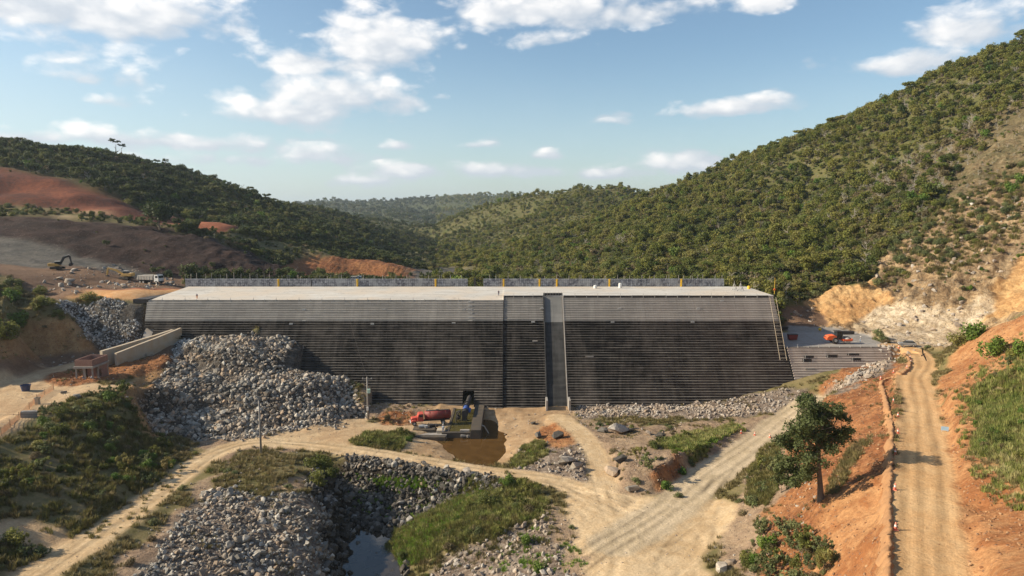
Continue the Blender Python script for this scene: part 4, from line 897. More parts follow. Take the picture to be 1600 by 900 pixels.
# tank, block and netting on the terrace ------------------------------
p = hit(40.5, 611); e = empty('water_tank', tuple(p), 0, 'open dark blue round water tank on the pale terrace', 'tank')
mb = MB(); mb.tube((0,0,-.1), (0,0,1.25), .72, 1.0, 20, False).tube((0,0,.6), (0,0,.62), .85, .85, 20); mb.build('tub', M_BLUE, e, True); MB().tube((0,0,1.2), (0,0,1.34), 1.05, 1.05, 20, False).tube((0,0,1.2),(0,0,1.34), .92,.92,20,False).build('rim', M_BLUE, e)
p = hit(45, 652); tag(MB().box((0,0,.5), (2.6,1.1,1.3)).box((0,0,1.18),(2.0,.7,.1)).build('concrete_block', M_CONC2, loc=tuple(p), bevel=.05), 'large dark grey concrete block lying at the terrace edge', 'block').rotation_euler = (0,.1,.5)
NF = empty('safety_net', (0,0,0), 0, 'low orange safety netting on wooden posts along the terrace edge', 'netting')
pts = [hit(u, v) for (u, v) in [(2,682),(16,668),(30,656),(46,640),(58,628),(70,618),(84,610)]]
for a in pts: MB().tube((a[0], a[1], a[2]-.2), (a[0], a[1], a[2]+1.5), .06, .05, 5).build('post', M_WOOD, NF)
for a, b in zip(pts[:-1], pts[1:]):
    mb = MB(); A = Vector(a); Bv = Vector(b); n = 9
    for i in range(n + 1):
        q = A.lerp(Bv, i / n); q2 = A.lerp(Bv, min(1, (i + .5) / n)); sag = .15 * math.sin(i / n * math.pi)
        mb.box((q.x, q.y, q.z + .65 - sag), (.05, .02, 1.0), 0)
    for zz0 in (.2, .45, .7, .95, 1.18): mb.tube((A.x, A.y, A.z + zz0), (Bv.x, Bv.y, Bv.z + zz0 - .08), .035, .035, 4)
    mb.build('net', M_NET, NF)
def post(u, v, h_, m, lab, r=.12): p = hit(u, v); tag(MB().box((0,0,h_/2), (r*2, r*2, h_)).box((0,0,h_-.1),(r*2.6,r*2.6,.2)).build('marker_post', m, loc=tuple(p)), lab, 'post')
post(59, 632, 1.5, M_CONC, 'short pale square post inside the terrace netting', .35)

# poles and wires ------------------------------------------------------
def pole(loc, h_, lab, box_=None):
    e = empty('power_pole', loc, 0, lab, 'power pole', 'concrete power poles beside the dirt road'); MB().tube((0,0,-.4), (0,0,h_), .24, .15, 8).build('shaft', M_CONC2, e, True)
    MB().box((0,0,h_-.5), (2.4,.14,.14)).build('crossarm', M_CONC2, e)
    for x in (-1.05, 0, 1.05): MB().tube((x,0,h_-.45), (x,0,h_-.1), .07, .05, 6).build('insulator', M_GALV, e)
    return e
A1 = Vector(at_z(575, 653, 1.9)); B1 = Vector(hit(408, 709)); 
ea = pole(tuple(A1), 10.2, 'concrete power pole with a pale green box in front of the dark dam steps'); MB().box((.42,-.3,6.8), (.75,.5,1.0)).build('transformer', paint('pale_green', (.45,.62,.52), .5, .2), ea, bevel=.04); MB().box((0,0,3.1),(1.6,.1,.1)).build('bracket', M_GALV, ea); MB().box((0,-.26,2.4),(.5,.3,.9)).build('meter_box', M_WHITE, ea, bevel=.03)
eb = pole(tuple(B1), 11.0, 'bare concrete power pole on the left of the road fork'); MB().box((-.4,0,9.2),(1.6,.1,.1)).build('bracket', M_GALV, eb)
def wire(a, b, sag, lab): 
    pts = [tuple(Vector(a).lerp(Vector(b), i/14) - Vector((0,0,sag*4*(i/14)*(1-i/14)))) for i in range(15)]; tag(MB().path(pts, .022, 4).build('wire', M_STEEL), lab, 'wire', 'wires on the power poles')
for x, lab in ((-1.05, 'outer power wire strung between the two concrete poles on the left side'), (1.05, 'outer power wire strung between the two concrete poles on the dam side')): wire(A1 + Vector((x,0,10.1)), B1 + Vector((x,0,10.9)), 1.2, lab)
wire(A1 + Vector((0,0,9.8)), (pxX(548, 194, 21), 192.4, 21.4), .3, 'thin wire rising from the boxed pole to the dam face')
wire(B1 + Vector((-1.0,0,10.8)), (-125, 96, 24), 2.0, 'thin wire running from the bare pole over the bushes to the left')

# ------------------------------------------------------------------ vehicles
def wheel(parent, x, y, r, w_, name='wheel', hub=M_GALV):
    o = MB().tube((0,-w_/2,0), (0,w_/2,0), r, r, 16).build(name, M_RUB, parent, bevel=.04, loc=(x, y, r)); MB().tube((0,-w_/2-.02,0), (0,w_/2+.02,0), r*.5, r*.5, 12).build('hub', hub, o); return o
def excavator(loc, rz, lab, swing, pts, s=1.0, boomm=M_MACH):
    e = empty('excavator', loc, rz, lab, 'excavator', None, s)
    for y in (-1.2, 1.2):
        MB().prism([(-2.1,.35),(-1.9,.05),(1.9,.05),(2.1,.35),(2.1,.6),(1.8,.88),(-1.8,.88),(-2.1,.6)], y-.3, y+.3).build('track', M_RUB, e, bevel=.05)
    MB().box((0,0,.55),(2.2,1.9,.5)).tube((0,0,.7),(0,0,1.15),.7,.7,16).build('undercarriage', M_STEEL, e)
    h = bpy.data.objects.new('upper_body', None)
    M = Matrix.Rotation(swing, 4, 'Z')
    def T(mb): mb.v = [tuple(M @ Vector(v)) for v in mb.v]; return mb
    T(MB().prism([(-2.7,1.15),(1.2,1.15),(1.2,1.6),(.2,2.1),(-2.5,2.1),(-2.8,1.8)], -1.3, 1.3)).build('house', M_MACH, e, bevel=.08)
    T(MB().box((-2.3,0,1.75),(1.0,2.5,1.1))).build('counterweight', M_MACH, e, bevel=.12)
    c = T(MB().prism([(-.5,1.6),(1.3,1.6),(1.35,2.2),(1.0,2.95),(-.5,2.95)], -1.25, -.25)).build('cab', M_GLASS, e, bevel=.05); T(MB().box((.3,-.75,3.0),(1.7,1.1,.1))).build('roof', M_WHITE, c)
    T(MB().box((-.8,.5,2.2),(1.4,.9,.3))).build('engine_cover', M_STEEL, e)
    def arm(a, b, w0, w1, m, nm):
        mb = MB(); d = Vector((b[0]-a[0],0,b[1]-a[1])).normalized(); n_ = Vector((-d.z,0,d.x)); v = [(a[0]+n_.x*w0,a[1]+n_.z*w0),(b[0]+n_.x*w1,b[1]+n_.z*w1),(b[0]-n_.x*w1,b[1]-n_.z*w1),(a[0]-n_.x*w0,a[1]-n_.z*w0)]
        T(mb.prism(v, -.2, .24)).build(nm, m, e, bevel=.03)
    arm(pts[0], pts[1], .35, .42, boomm, 'boom'); arm(pts[1], pts[2], .42, .25, boomm, 'boom'); arm(pts[2], pts[3], .32, .18, boomm, 'stick')
    T(MB().tube((pts[0][0]+.3,0,pts[0][1]-.2),((pts[1][0]+pts[0][0])/2+.3,0,(pts[1][1]+pts[0][1])/2-.1),.1,.1,6).tube((pts[1][0],0,pts[1][1]+.4),(pts[2][0],0,pts[2][1]+.5),.08,.08,6)).build('ram', M_GALV, e)
    bx, bz = pts[3]; T(MB().prism([(bx-.5,bz+.2),(bx+.3,bz+.3),(bx+.5,bz-.4),(bx-.1,bz-.95),(bx-.7,bz-.9),(bx-.9,bz-.4)], -.6, .6)).build('bucket', M_STEEL, e, bevel=.03)
    return e
pe = hit(90, 421); excavator(tuple(pe + np.array([0,0,.1])), R(8), 'yellow excavator with a black raised arm on top of the earth mound', R(10), [(.9,1.6),(2.3,4.3),(4.2,4.9),(4.7,2.0)], .9, M_STEEL)
pe = hit(197, 437); excavator(tuple(pe + np.array([0,0,.1])), R(170), 'yellow excavator reaching left with its yellow arm beside the tipper truck', R(8), [(.9,1.7),(3.6,3.4),(6.6,4.1),(7.2,1.2)], .9)
def tipper(loc, rz, lab, s=1.0):
    e = empty('dump_truck', loc, rz, lab, 'dump truck', None, s)
    MB().box((-.3,0,.85),(8.2,.9,.3)).build('chassis', M_STEEL, e)
    c = MB().prism([(2.5,.7),(4.3,.7),(4.35,1.7),(4.1,3.0),(2.6,3.05)], -1.2, 1.2).build('cab', M_WHITE, e, bevel=.1); MB().box((4.27,0,2.3),(.08,2.0,.8)).build('windscreen', M_GLASS, c); MB().box((3.5,0,2.35),(.9,2.44,.7)).build('side_window', M_GLASS, c); MB().box((4.35,0,.75),(.2,2.4,.4)).build('bumper', M_STEEL, c)
    b = MB().prism([(-4.3,1.3),(2.3,1.3),(2.4,3.0),(-3.9,2.7)], -1.25, 1.25).build('tipper_body', M_BEDGREY, e, bevel=.05)
    for i in range(6): MB().box((-3.6+i*1.1,0,1.95),(.12,2.62,1.2)).build('rib', M_BEDGREY, b)
    MB().prism([(2.1,2.9),(3.3,3.25),(3.3,3.33),(2.1,3.0)], -1.2, 1.2).build('canopy', M_BEDGREY, b)
    for x in (3.4,-1.7,-3.0):
        for y in (-1.05,1.05): wheel(e, x, y, .52, .4)
    return e
pe = hit(235, 443); tipper(tuple(pe), R(-14), 'grey tipper truck with a white cab parked left of the crest wall')
pe = at_z(548, 444, 26.5); pd = at_d(550, 443, 300); zt = gz(pd[0], 300); tipper((pd[0], 300, max(zt, 20.5)), R(6), 'pale truck half hidden behind the crest wall at the orange cutting')
excavator((pd[0]-4.5, 303, max(zt, 21)), R(180), 'excavator half hidden behind the crest wall left of the pale truck', 0, [(.9,1.7),(3.2,3.0),(4.6,2.4),(4.9,.9)], .9)
# red tank truck
pt = Vector(at_z(674, 659, 1.5)); pt.z = max(gz(pt.x + a_, pt.y + b_) for a_ in (-3.5, 0, 3) for b_ in (-1, .5)) + .05; T_ = empty('tank_truck', tuple(pt), R(192), 'old red bonneted tanker truck parked beside the outlet platform', 'truck', None, 1.06)
MB().box((-.2,0,.9),(8.0,.85,.26)).build('chassis', M_STEEL, T_)
tk = MB().tube((-4.3,0,2.05),(1.4,0,2.05),1.0,1.0,20).build('tank', M_REDT, T_, True); MB().tube((-4.45,0,2.05),(-4.3,0,2.05),.8,1.0,20).tube((1.4,0,2.05),(1.55,0,2.05),1.0,.8,20).build('tank_end', M_REDT, tk)
for x in (-3.2,-1.4,.4): MB().tube((x-.05,0,2.05),(x+.05,0,2.05),1.04,1.04,20).build('hoop', M_REDT, tk)
MB().tube((-1.4,0,3.0),(-1.4,0,3.25),.35,.35,12).build('manhole', M_STEEL, tk); MB().box((-1.4,0,3.08),(5.2,.55,.07)).build('walkway', M_STEEL, tk)
cb_ = MB().prism([(1.8,.9),(3.2,.9),(3.2,1.9),(2.95,2.65),(1.8,2.7)], -1.05, 1.05).build('cab', M_REDC, T_, bevel=.1); MB().prism([(3.04,1.95),(3.12,1.95),(2.92,2.5),(2.86,2.5)], -.95, .95).build('windscreen', M_GLASS, cb_); MB().box((2.4,0,2.2),(.8,2.14,.5)).build('side_window', M_GLASS, cb_)
MB().prism([(3.2,.95),(4.6,.95),(4.65,1.5),(4.4,1.75),(3.2,1.9)], -.75, .75).build('bonnet', M_REDC, T_, bevel=.12); MB().box((4.68,0,1.25),(.05,1.1,.5)).build('grille', M_STEEL, T_); MB().box((4.75,0,.75),(.15,2.2,.25)).build('bumper', M_WHITE, T_)
for y in (-.95,.95): MB().prism([(3.3,.95),(3.5,1.3),(4.2,1.35),(4.6,1.05),(4.6,.9)], y-.22, y+.22).build('mudguard', M_REDC, T_, bevel=.05)
for x, y in ((3.9,-.95),(3.9,.95),(-2.6,-.95),(-2.6,.95)): wheel(T_, x, y, .52, .38 if x > 0 else .55)
# road roller
pr = Vector(at_z(1308, 535.5, 14.42)); RR = empty('road_roller', tuple(pr), R(0), 'orange single drum road roller working on the rolled platform', 'roller', None, 1.15)
MB().prism([(-3.0,.8),(-.6,.8),(-.5,1.75),(-1.2,2.1),(-2.6,1.9),(-3.1,1.4)], -.95, .95).build('engine_hood', M_ORNG, RR, bevel=.15); MB().box((-2.9,0,1.3),(.3,1.5,.6)).build('grille', M_STEEL, RR)
c = MB().prism([(-.55,1.1),(1.0,1.1),(.95,2.0),(.75,2.9),(-.5,2.9)], -.8, .8).build('cab', M_GLASS, RR, bevel=.05); MB().box((.1,0,2.98),(1.7,1.8,.14)).build('roof', M_STEEL, c)
for x, y in ((-.5,-.8),(.95,-.8),(-.5,.8),(.95,.8)): MB().tube((x,y,1.1),(x*.92,y,2.9),.06,.06,5).build('cab_post', M_STEEL, c)
for y in (-.95,.95): wheel(RR, -.9, y, .75, .5)
MB().tube((2.2,-1.0,.74),(2.2,1.0,.74),.74,.74,24).build('drum', M_GALV, RR, True)
for y in (-1.12,1.12): MB().box((2.1,y,.85),(2.3,.16,.5)).build('drum_frame', M_ORNG, RR, bevel=.04)
MB().box((3.2,0,.95),(.25,2.3,.5)).box((.95,0,.95),(.4,1.5,.6)).build('frame_beam', M_ORNG, RR, bevel=.04); MB().box((2.2,0,1.5),(1.2,1.0,.12)).build('drum_cover', M_STEEL, RR)
# car
pc = Vector(hit(1417, 542)); pc.z = max(gz(pc.x + a_, pc.y + b_) for a_ in (-2, 0, 2) for b_ in (-1.5, 0, 1.5)) + .03; CAR = empty('parked_car', tuple(pc), R(160), 'grey hatchback parked where the haul road meets the platform', 'car', None, 1.05)
b = MB().prism([(-2.1,.35),(2.05,.3),(2.1,.7),(1.9,.88),(1.0,.98),(-1.95,1.05),(-2.15,.75)], -.85, .85).build('body', M_GREY, CAR, bevel=.09)
MB().prism([(1.05,.96),(.3,1.45),(-1.4,1.48),(-2.0,1.02)], -.72, .72).build('glasshouse', M_GLASS, CAR, bevel=.06); MB().prism([(.25,1.44),(.2,1.52),(-1.35,1.54),(-1.45,1.45)], -.68, .68).build('roof', M_GREY, CAR, bevel=.03)
for x in (1.3,-1.35):
    for y in (-.78,.78): wheel(CAR, x, y, .32, .2)
for y in (-.6,.6): MB().box((2.04,y,.68),(.1,.35,.16)).build('headlight', M_WHITE, CAR); MB().box((-2.1,y,.8),(.08,.25,.2)).build('tail_light', M_REDC, CAR)
MB().box((-2.16,0,.42),(.1,1.6,.22)).box((2.1,0,.4),(.1,1.6,.2)).build('bumper', M_STEEL, CAR)
# skip on the platform
p = Vector(at_z(1238, 530, 14.42)); e = empty('skip', (p.x, p.y, 14.4), 0, 'dark red open skip on the platform against the dam end', 'skip'); MB().prism([(-1.1,0),(1.1,0),(1.35,1.5),(-1.35,1.5)], -.8, .8).build('bin', M_REDT, e, bevel=.03); MB().box((0,0,1.52),(2.85,1.7,.1)).build('rim', M_STEEL, e)
for x_, y_, L_, lab in [(83,216.5,11,'long low dark formwork stack at the back of the platform near the dam end'),(103,208,5,'short dark formwork stack at the back of the platform near the pale rock')]:
    e = empty('formwork_stack', (x_, y_, 14.3), R(-4), lab, 'formwork'); 
    for i in range(3): MB().box((rs.uniform(-.2,.2), 0, .2+i*.3), (L_, 1.0, .25)).build('board', M_STEEL, e)
tag(MB().ell((0,0,.5),(.5,.5,.5)).build('round_drum', M_YEL, loc=tuple(Vector(at_z(1281,517,14.5))), smooth=True), 'small yellow round float lying at the back of the platform', 'float')
# outlet structure and pipe
OS = empty('outlet_platform', (0, 0, 0), 0, 'dark wet concrete outlet basin with broad side walls at the culvert', 'basin')
MB().box((-8.4, 163.5, .1), (2.4, 21, 3.4)).build('side_wall', M_DKCON, OS, bevel=.05)
MB().box((-13.0, 154.0, -.3), (6.6, 1.0, 2.6)).build('front_wall', M_DKCON, OS, bevel=.05); MB().box((-13.0, 155.2, -1.2), (6.6, 1.3, 2.9)).build('front_ledge', M_DKCON, OS, bevel=.05)
MB().box((-15.0, 164.5, -.35), (.6, 19, 2.5)).build('side_wall', M_DKCON, OS, bevel=.05)
o = MB().box((-12.1, 163.9, .1), (5.1, 18.8, 1.4)).build('basin_floor', water_mat('basin_water', (.10,.085,.03), .15), OS)
MB().box((-19.0, 152.3, -.4), (7.6, 1.6, 2.0)).build('lower_wall', M_DKCON, OS, bevel=.05); MB().box((-19.0, 155.0, -.2), (7.8, 3.6, 1.6)).build('lower_deck', M_CONC2, OS, bevel=.05); MB().box((-20.6, 156.0, .9), (5.2, 2.8, .9)).build('upper_block', M_DKCON, OS, bevel=.05)
MB().box((-16.6, 155.2, .95), (1.9, 2.2, .7)).build('pad', M_CONC, OS, bevel=.03); MB().box((-11.0, 154.6, 1.15), (2.2, .8, .4)).build('sill', M_CONC2, OS, bevel=.03)
PP = empty('outlet_pipe', (-11.5, 166, 0), 0, 'thick black and blue steel pipe coming out of the dam culvert', 'pipe')
MB().tube((.2,12,2.6),(-.25,-3.2,2.75),.62,.62,20,False).tube((-.1,4,2.65),(-.1,4.01,2.65),.55,.55,16).build('pipe_shell', M_STEEL, PP, True); MB().tube((-.07,2.2,2.7),(-.2,-1.2,2.72),.68,.68,20).build('blue_sleeve', M_PBLUE, PP, True)
for y in (-3.2, -1.4, 2.4, 5): MB().tube((-.1,y,2.7),(-.1,y+.16,2.7),.84,.84,20).build('flange', M_STEEL, PP)
for y in (-2.4, 3.6): MB().box((-.15,y,1.25),(1.3,.5,2.0)).build('support', M_DKCON, PP)
mb = MB(); 
for (a, b) in (((-1.3,-1.5,.8),(-1.3,-1.5,3.0)),((-2.2,-1.5,.8),(-2.2,-1.5,2.6)),((-1.3,-1.5,3.0),(-2.2,-1.5,2.6)),((-2.2,-3.5,.8),(-2.2,-3.5,2.0)),((-2.2,-3.5,2.0),(-1.3,-1.5,3.0))): mb.tube(a, b, .14, .14, 6)
mb.ell((-1.8,-2.5,1.6),(.5,.5,.7)).build('valve_frame', M_STEEL, PP)
MB().tube((.9,-.5,2.5),(.9,1.5,2.5),.35,.35,12).build('hand_wheel', M_PBLUE, PP)
# hatch and pump on the lower deck
for (x_, y_, c, lab) in [(-21.0,155.8,M_GALV,'grey pump lying on the left block of the outlet platform'),(-18.6,156.6,M_STEEL,'black pump drum behind the left block of the outlet platform'),(-11.0,153.6,M_CONC2,'pale rubble lumps on the front ledge of the outlet basin')]:
    e = empty('pump' if c != M_CONC2 else 'debris_heap', (x_, y_, 1.35 if c != M_CONC2 else -.2), 0, lab, 'pump' if c != M_CONC2 else 'debris'); MB().tube((-.9,0,.4),(.5,.2,.45),.4,.35,10).build('casing' if c != M_CONC2 else 'lump', c, e, bevel=.04); MB().box((.8,.1,.35),(.7,.8,.6),.4).build('motor' if c != M_CONC2 else 'lump', c, e, bevel=.06)
p = Vector(at_z(762, 671, -.35)); tag(MB().path([(-9.6+2.2,157.5,1.6),(-6.6,157.4,1.3),(-5.9,157.2,.2),(-5.5,157.0,-.4)], .12, 6).build('spill_pipe', M_GALV), 'thin pale pipe spilling over the outlet wall into the brown pool', 'pipe')
# crest things
def crest_pt(u, v, z=27.7): return Vector(at_z(u, v, z))
for u, lab in ((1147,'grey steel tripod frame on the right crest, the one nearer the dam centre'),(1157,'grey steel tripod frame on the right crest, the one nearer the dam end')):
    p = crest_pt(u, 454.5); e = empty('tripod_frame', tuple(p), 0, lab, 'tripod', 'tripod frames on the crest'); 
    for a in range(3): MB().tube((math.cos(a*2.1)*1.1, math.sin(a*2.1)*1.1, 0), (0,0,2.4), .07, .06, 5).build('leg', M_GALV, e)
    MB().tube((0,0,2.2),(0,0,3.1),.05,.04,5).build('mast', M_GALV, e); MB().box((0,0,.5),(1.4,.2,.14)).box((.5,.1,.9),(.3,.3,.5)).build('brace', M_GALV, e)
for u, v, lab in ((930,450.5,'small white drum on the crest nearer the chute'),(969,450,'taller white drum on the crest farther from the chute')):
    p = crest_pt(u, v); tag(MB().tube((0,0,0),(0,0,.9 if u < 950 else 1.5),.55,.55,14).tube((0,0,.9 if u<950 else 1.5),(0,0,1.0 if u<950 else 1.6),.4,.3,14).build('white_drum', M_WHITE, loc=tuple(p), bevel=.04), lab, 'drum')
p = crest_pt(1170, 451.5); tag(MB().tube((0,0,0),(0,0,.9),.5,.5,14).tube((0,0,.9),(0,0,1.0),.35,.3,12).build('yellow_drum', M_YEL, loc=tuple(p), bevel=.04), 'yellow drum at the right end of the crest', 'drum')
p = crest_pt(1210, 459); e = empty('survey_mast', tuple(p), 0, 'thin yellow mast standing at the far right end of the crest', 'mast'); MB().tube((0,0,0),(0,0,4.8),.09,.06,6).build('mast_tube', M_YEL, e); MB().box((0,0,1.3),(.5,.25,.5)).build('bracket', M_ORNG, e)
# cones
def cone_at(p, lab, grp):
    e = empty('traffic_cone', tuple(p), 0, lab, 'traffic cone', grp); MB().box((0,0,.03),(.45,.45,.06)).build('base', M_CORANGE, e); MB().tube((0,0,.06),(0,0,.82),.18,.05,12).build('cone', M_CORANGE, e, True); MB().tube((0,0,.38),(0,0,.58),.128,.095,12,False).build('band', M_WHITE, e, True); return e
c0 = None
hc = [(1399,829,'nearest cone on the haul road edge'),(1398,767,'second nearest cone on the haul road edge, by the tree shadow'),(1399,711,'cone on the haul road edge just beyond the tree shadow'),(1403,678,'fourth cone up the haul road edge from the camera'),(1403,652,'fifth cone up the haul road edge, just below the bend'),(1396,629,'cone at the lower start of the haul road bend'),
      (1376,594,'cone at the foot of the dark berm on the outer bend'),(1396,583,'cone on top of the dark berm, left of the curve'),(1417,575,'cone on the berm in the middle of the curve'),(1423,567,'lower cone of the close pair at the curve'),(1422,560,'upper cone of the close pair at the curve'),(1404,545,'farthest cone beside the end of the low dam wing')]
mc = [(1158,677,'left one of two cones on the pale gravel road'),(1179,680,'right one of two cones on the pale gravel road'),(1203,684,'cone on the gravel road edge nearest the big tree')]
for L_, grp in ((hc, 'cones along the haul road'), (mc, 'cones on the gravel road')):
    for (u, v, lab) in L_:
        p = hit(u, v)
        if p is None: continue
        if c0 is None: c0 = cone_at(p, lab, grp); continue
        c = copy_tree(c0); c.location = tuple(p); c['label'] = lab; c['group'] = grp; c.rotation_euler = (rs.uniform(-.06,.06), rs.uniform(-.06,.06), rs.uniform(0,3))
p = hit(1476, 676); e = empty('small_sign', tuple(p), R(-20), 'small blue and white board standing at the foot of the orange bank', 'sign'); MB().box((0,0,.55),(1.0,.05,.6)).build('board', paint('sign_blue', (.30,.48,.66), .5, .1), e); MB().box((-.4,0,.15),(.06,.06,.4)).box((.4,0,.15),(.06,.06,.4)).build('leg', M_GALV, e)
# bird: black vulture gliding over the road
pb = Vector(at_d(1443, 554, 112)); e = empty('vulture', tuple(pb), R(35), 'black vulture gliding over the haul road with one wing raised', 'bird')
e.rotation_euler = (R(48), R(-15), R(30)); e.scale = (1.25,) * 3
limb_obj('body', [(-.32,0,0),(-.1,0,.02),(.12,0,.02),(.26,0,.05),(.34,0,.04)], [(0,1),(1,2),(2,3),(3,4)], [.03,.09,.08,.04,.025], M_STEEL, e)
for s_, lift in ((1,.75),(-1,-.35)):
    mb = MB(); pts = [(.1,.06*s_,0),(.16,.4*s_,lift*.35),(.05,.8*s_,lift*.8),(-.1,.86*s_,lift*.86),(-.12,.45*s_,lift*.38),(-.14,.06*s_,0)]
    mb.v = pts + [(a, b, c - .02) for a, b, c in pts]; mb.f = [tuple(range(6)), tuple(11 - i for i in range(6))] + [(i, (i + 1) % 6, (i + 1) % 6 + 6, i + 6) for i in range(6)]; mb.build('wing', M_STEEL, e)
MB().box((-.42,0,0),(.22,.16,.02)).build('tail', M_STEEL, e)
# earth berm along the outer edge of the haul road
def berm():
    pl = [hit(u, v) for (u, v) in [(1388,960),(1389,900),(1389,850),(1389,800),(1390,750),(1391,715),(1393,680),(1390,655),(1388,635),(1383,618),(1378,603),(1392,592),(1408,586),(1421,575),(1421,563),(1412,553)]]
    pl = [p for p in pl if p is not None]; pl = smooth_line(pl, 22); V_ = []; F_ = []; n = 0; prev = None
    for i, p in enumerate(pl):
        q = pl[min(i + 1, len(pl) - 1)] - pl[max(i - 1, 0)]; q = np.array([q[0], q[1], 0]); q /= max(1e-6, np.linalg.norm(q)); nrm = np.array([q[1], -q[0], 0])
        h_ = .42 + .45 * vnoise(np.array([i * .55]), np.array([.3]), 3)[0] ; w_ = .42 + .4 * vnoise(np.array([i * .5]), np.array([4.3]), 8)[0]
        for k, (a, b) in enumerate(((-1.3, -.5), (-.7, .55), (-.15, 1.0), (.25, .9), (.55, .25), (.75, -.5))):
            x = p + nrm * (a * w_ * 1.3 + .35 * vnoise(np.array([i * .3]), np.array([9.3]), 13)[0]); g = float(hgt(x[:1], x[1:2])[0]) if abs(b) != 0 else p[2]
            V_.append((x[0] + rs.uniform(-.13,.13), x[1] + rs.uniform(-.13,.13), max(g, p[2] - .7 if k == 0 else p[2] - .2) + b * h_ + rs.uniform(-.12,.12)))
        if i:
            for k in range(5): F_.append(((i-1)*6+k, (i-1)*6+k+1, i*6+k+1, i*6+k))
    o = mesh_np('earth_berm', V_, F_, paint('berm_soil', (.38,.20,.09), .95, .6, (.24,.12,.055), 0, 1.2)); o['kind'] = 'structure'
berm()
# ------------------------------------------------------------------ foliage and rock materials
def leaf_mat(name, stops, trans=.28, var=.5):
    m, t, p = mat(name); oi = t.new('ShaderNodeObjectInfo'); g = t.new('ShaderNodeNewGeometry')
    n = t.noise(oi.outputs['Location'], .022, 3, .6); f = t.math('ADD', t.math('MULTIPLY', oi.outputs['Random'], .62), t.math('MULTIPLY', t.rng(n, .32, .68), .38))
    c = t.ramp(f, stops); n2 = t.noise(g.outputs['Position'], .9, 4, .6); hs = t.new('ShaderNodeHueSaturation'); t.link(c, hs.inputs['Color'])
    t.link(t.rng(n2, .25, .75, 1 - var, 1 + var), hs.inputs['Value']); t.link(t.rng(t.noise(g.outputs['Position'], .5, 2), .3, .7, .485, .515), hs.inputs['Hue']); c = hs.outputs[0]
    t.link(c, p.inputs['Base Color']); p.inputs['Roughness'].default_value = .62; p.inputs['Specular IOR Level'].default_value = .25
    tr = t.new('ShaderNodeBsdfTranslucent'); t.link(c, tr.inputs[0]); mx = t.new('ShaderNodeMixShader'); mx.inputs[0].default_value = trans; t.link(p.outputs[0], mx.inputs[1]); t.link(tr.outputs[0], mx.inputs[2])
    out = t.nt.nodes['Material Output']; t.link(mx.outputs[0], out.inputs[0]); return m
L_FOREST = leaf_mat('forest_leaves', [(0,(.055,.080,.022)),(.2,(.11,.135,.030)),(.45,(.18,.19,.040)),(.65,(.24,.225,.055)),(.8,(.215,.195,.07)),(.9,(.15,.20,.048)),(1,(.23,.30,.05))], .40)
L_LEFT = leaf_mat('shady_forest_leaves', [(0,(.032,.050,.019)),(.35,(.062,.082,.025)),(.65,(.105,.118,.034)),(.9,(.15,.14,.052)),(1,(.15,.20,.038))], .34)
L_DRY = leaf_mat('dry_leaves', [(0,(.10,.082,.038)),(.4,(.16,.13,.062)),(.75,(.22,.17,.095)),(1,(.13,.13,.045))])
L_BUSH = leaf_mat('bush_leaves', [(0,(.07,.09,.026)),(.4,(.14,.155,.036)),(.7,(.22,.22,.055)),(.88,(.29,.24,.09)),(1,(.22,.30,.045))], .38)
L_BRIGHT = leaf_mat('bright_leaves', [(0,(.075,.13,.022)),(.5,(.12,.19,.03)),(1,(.17,.22,.045))])
L_GREYG = leaf_mat('greygreen_leaves', [(0,(.085,.11,.045)),(.5,(.15,.17,.065)),(1,(.22,.22,.09))])
L_HERO = leaf_mat('tree_leaves', [(0,(.075,.095,.034)),(1,(.115,.135,.046))], .36, .6)
G_GREEN = leaf_mat('green_grass', [(0,(.09,.125,.028)),(.35,(.20,.225,.055)),(.7,(.34,.32,.12)),(1,(.46,.40,.21))]); G_DRY = leaf_mat('dry_grass', [(0,(.13,.115,.042)),(.5,(.20,.165,.07)),(1,(.29,.23,.115))]); G_OLIVE = leaf_mat('olive_grass', [(0,(.09,.10,.03)),(.5,(.16,.15,.048)),(1,(.27,.225,.09))])
M_BARK = paint('bark', (.16,.125,.095), .9, .5, (.08,.06,.045), 0, 4); M_PALEB = paint('pale_bark', (.36,.32,.27), .9, .4, (.2,.17,.13), 0, 4)
def rock_mat(name, stops, brown=.3):
    m, t, p = mat(name); oi = t.new('ShaderNodeObjectInfo'); g = t.new('ShaderNodeNewGeometry'); c = t.ramp(oi.outputs['Random'], stops)
    n = t.noise(g.outputs['Position'], 2.2, 6, .65); n2 = t.noise(g.outputs['Position'], .16, 3, .6); c = t.mix(t.math('MULTIPLY', t.rng(n, .42, .62), .55), c, (.13,.115,.10)); c = t.mix(t.math('MULTIPLY', t.rng(n2, .45, .62), brown), c, (.36,.27,.19))
    t.link(c, p.inputs['Base Color']); p.inputs['Roughness'].default_value = .9; p.inputs['Specular IOR Level'].default_value = .2; bump(t, p, n, .5, .12); return m
R_GREY = rock_mat('granite', [(0,(.13,.12,.105)),(.3,(.25,.23,.20)),(.6,(.38,.35,.305)),(.8,(.56,.53,.47)),(.9,(.38,.27,.18)),(1,(.21,.18,.15))], .5)
R_DARK = rock_mat('wet_rock', [(0,(.035,.032,.028)),(.6,(.075,.068,.06)),(.88,(.15,.14,.125)),(1,(.34,.32,.30))], .05)
R_TAN = rock_mat('dusty_rock', [(0,(.27,.22,.18)),(.5,(.38,.33,.28)),(.85,(.50,.46,.41)),(1,(.34,.24,.16))], .6)
rng = np.random.default_rng(11)

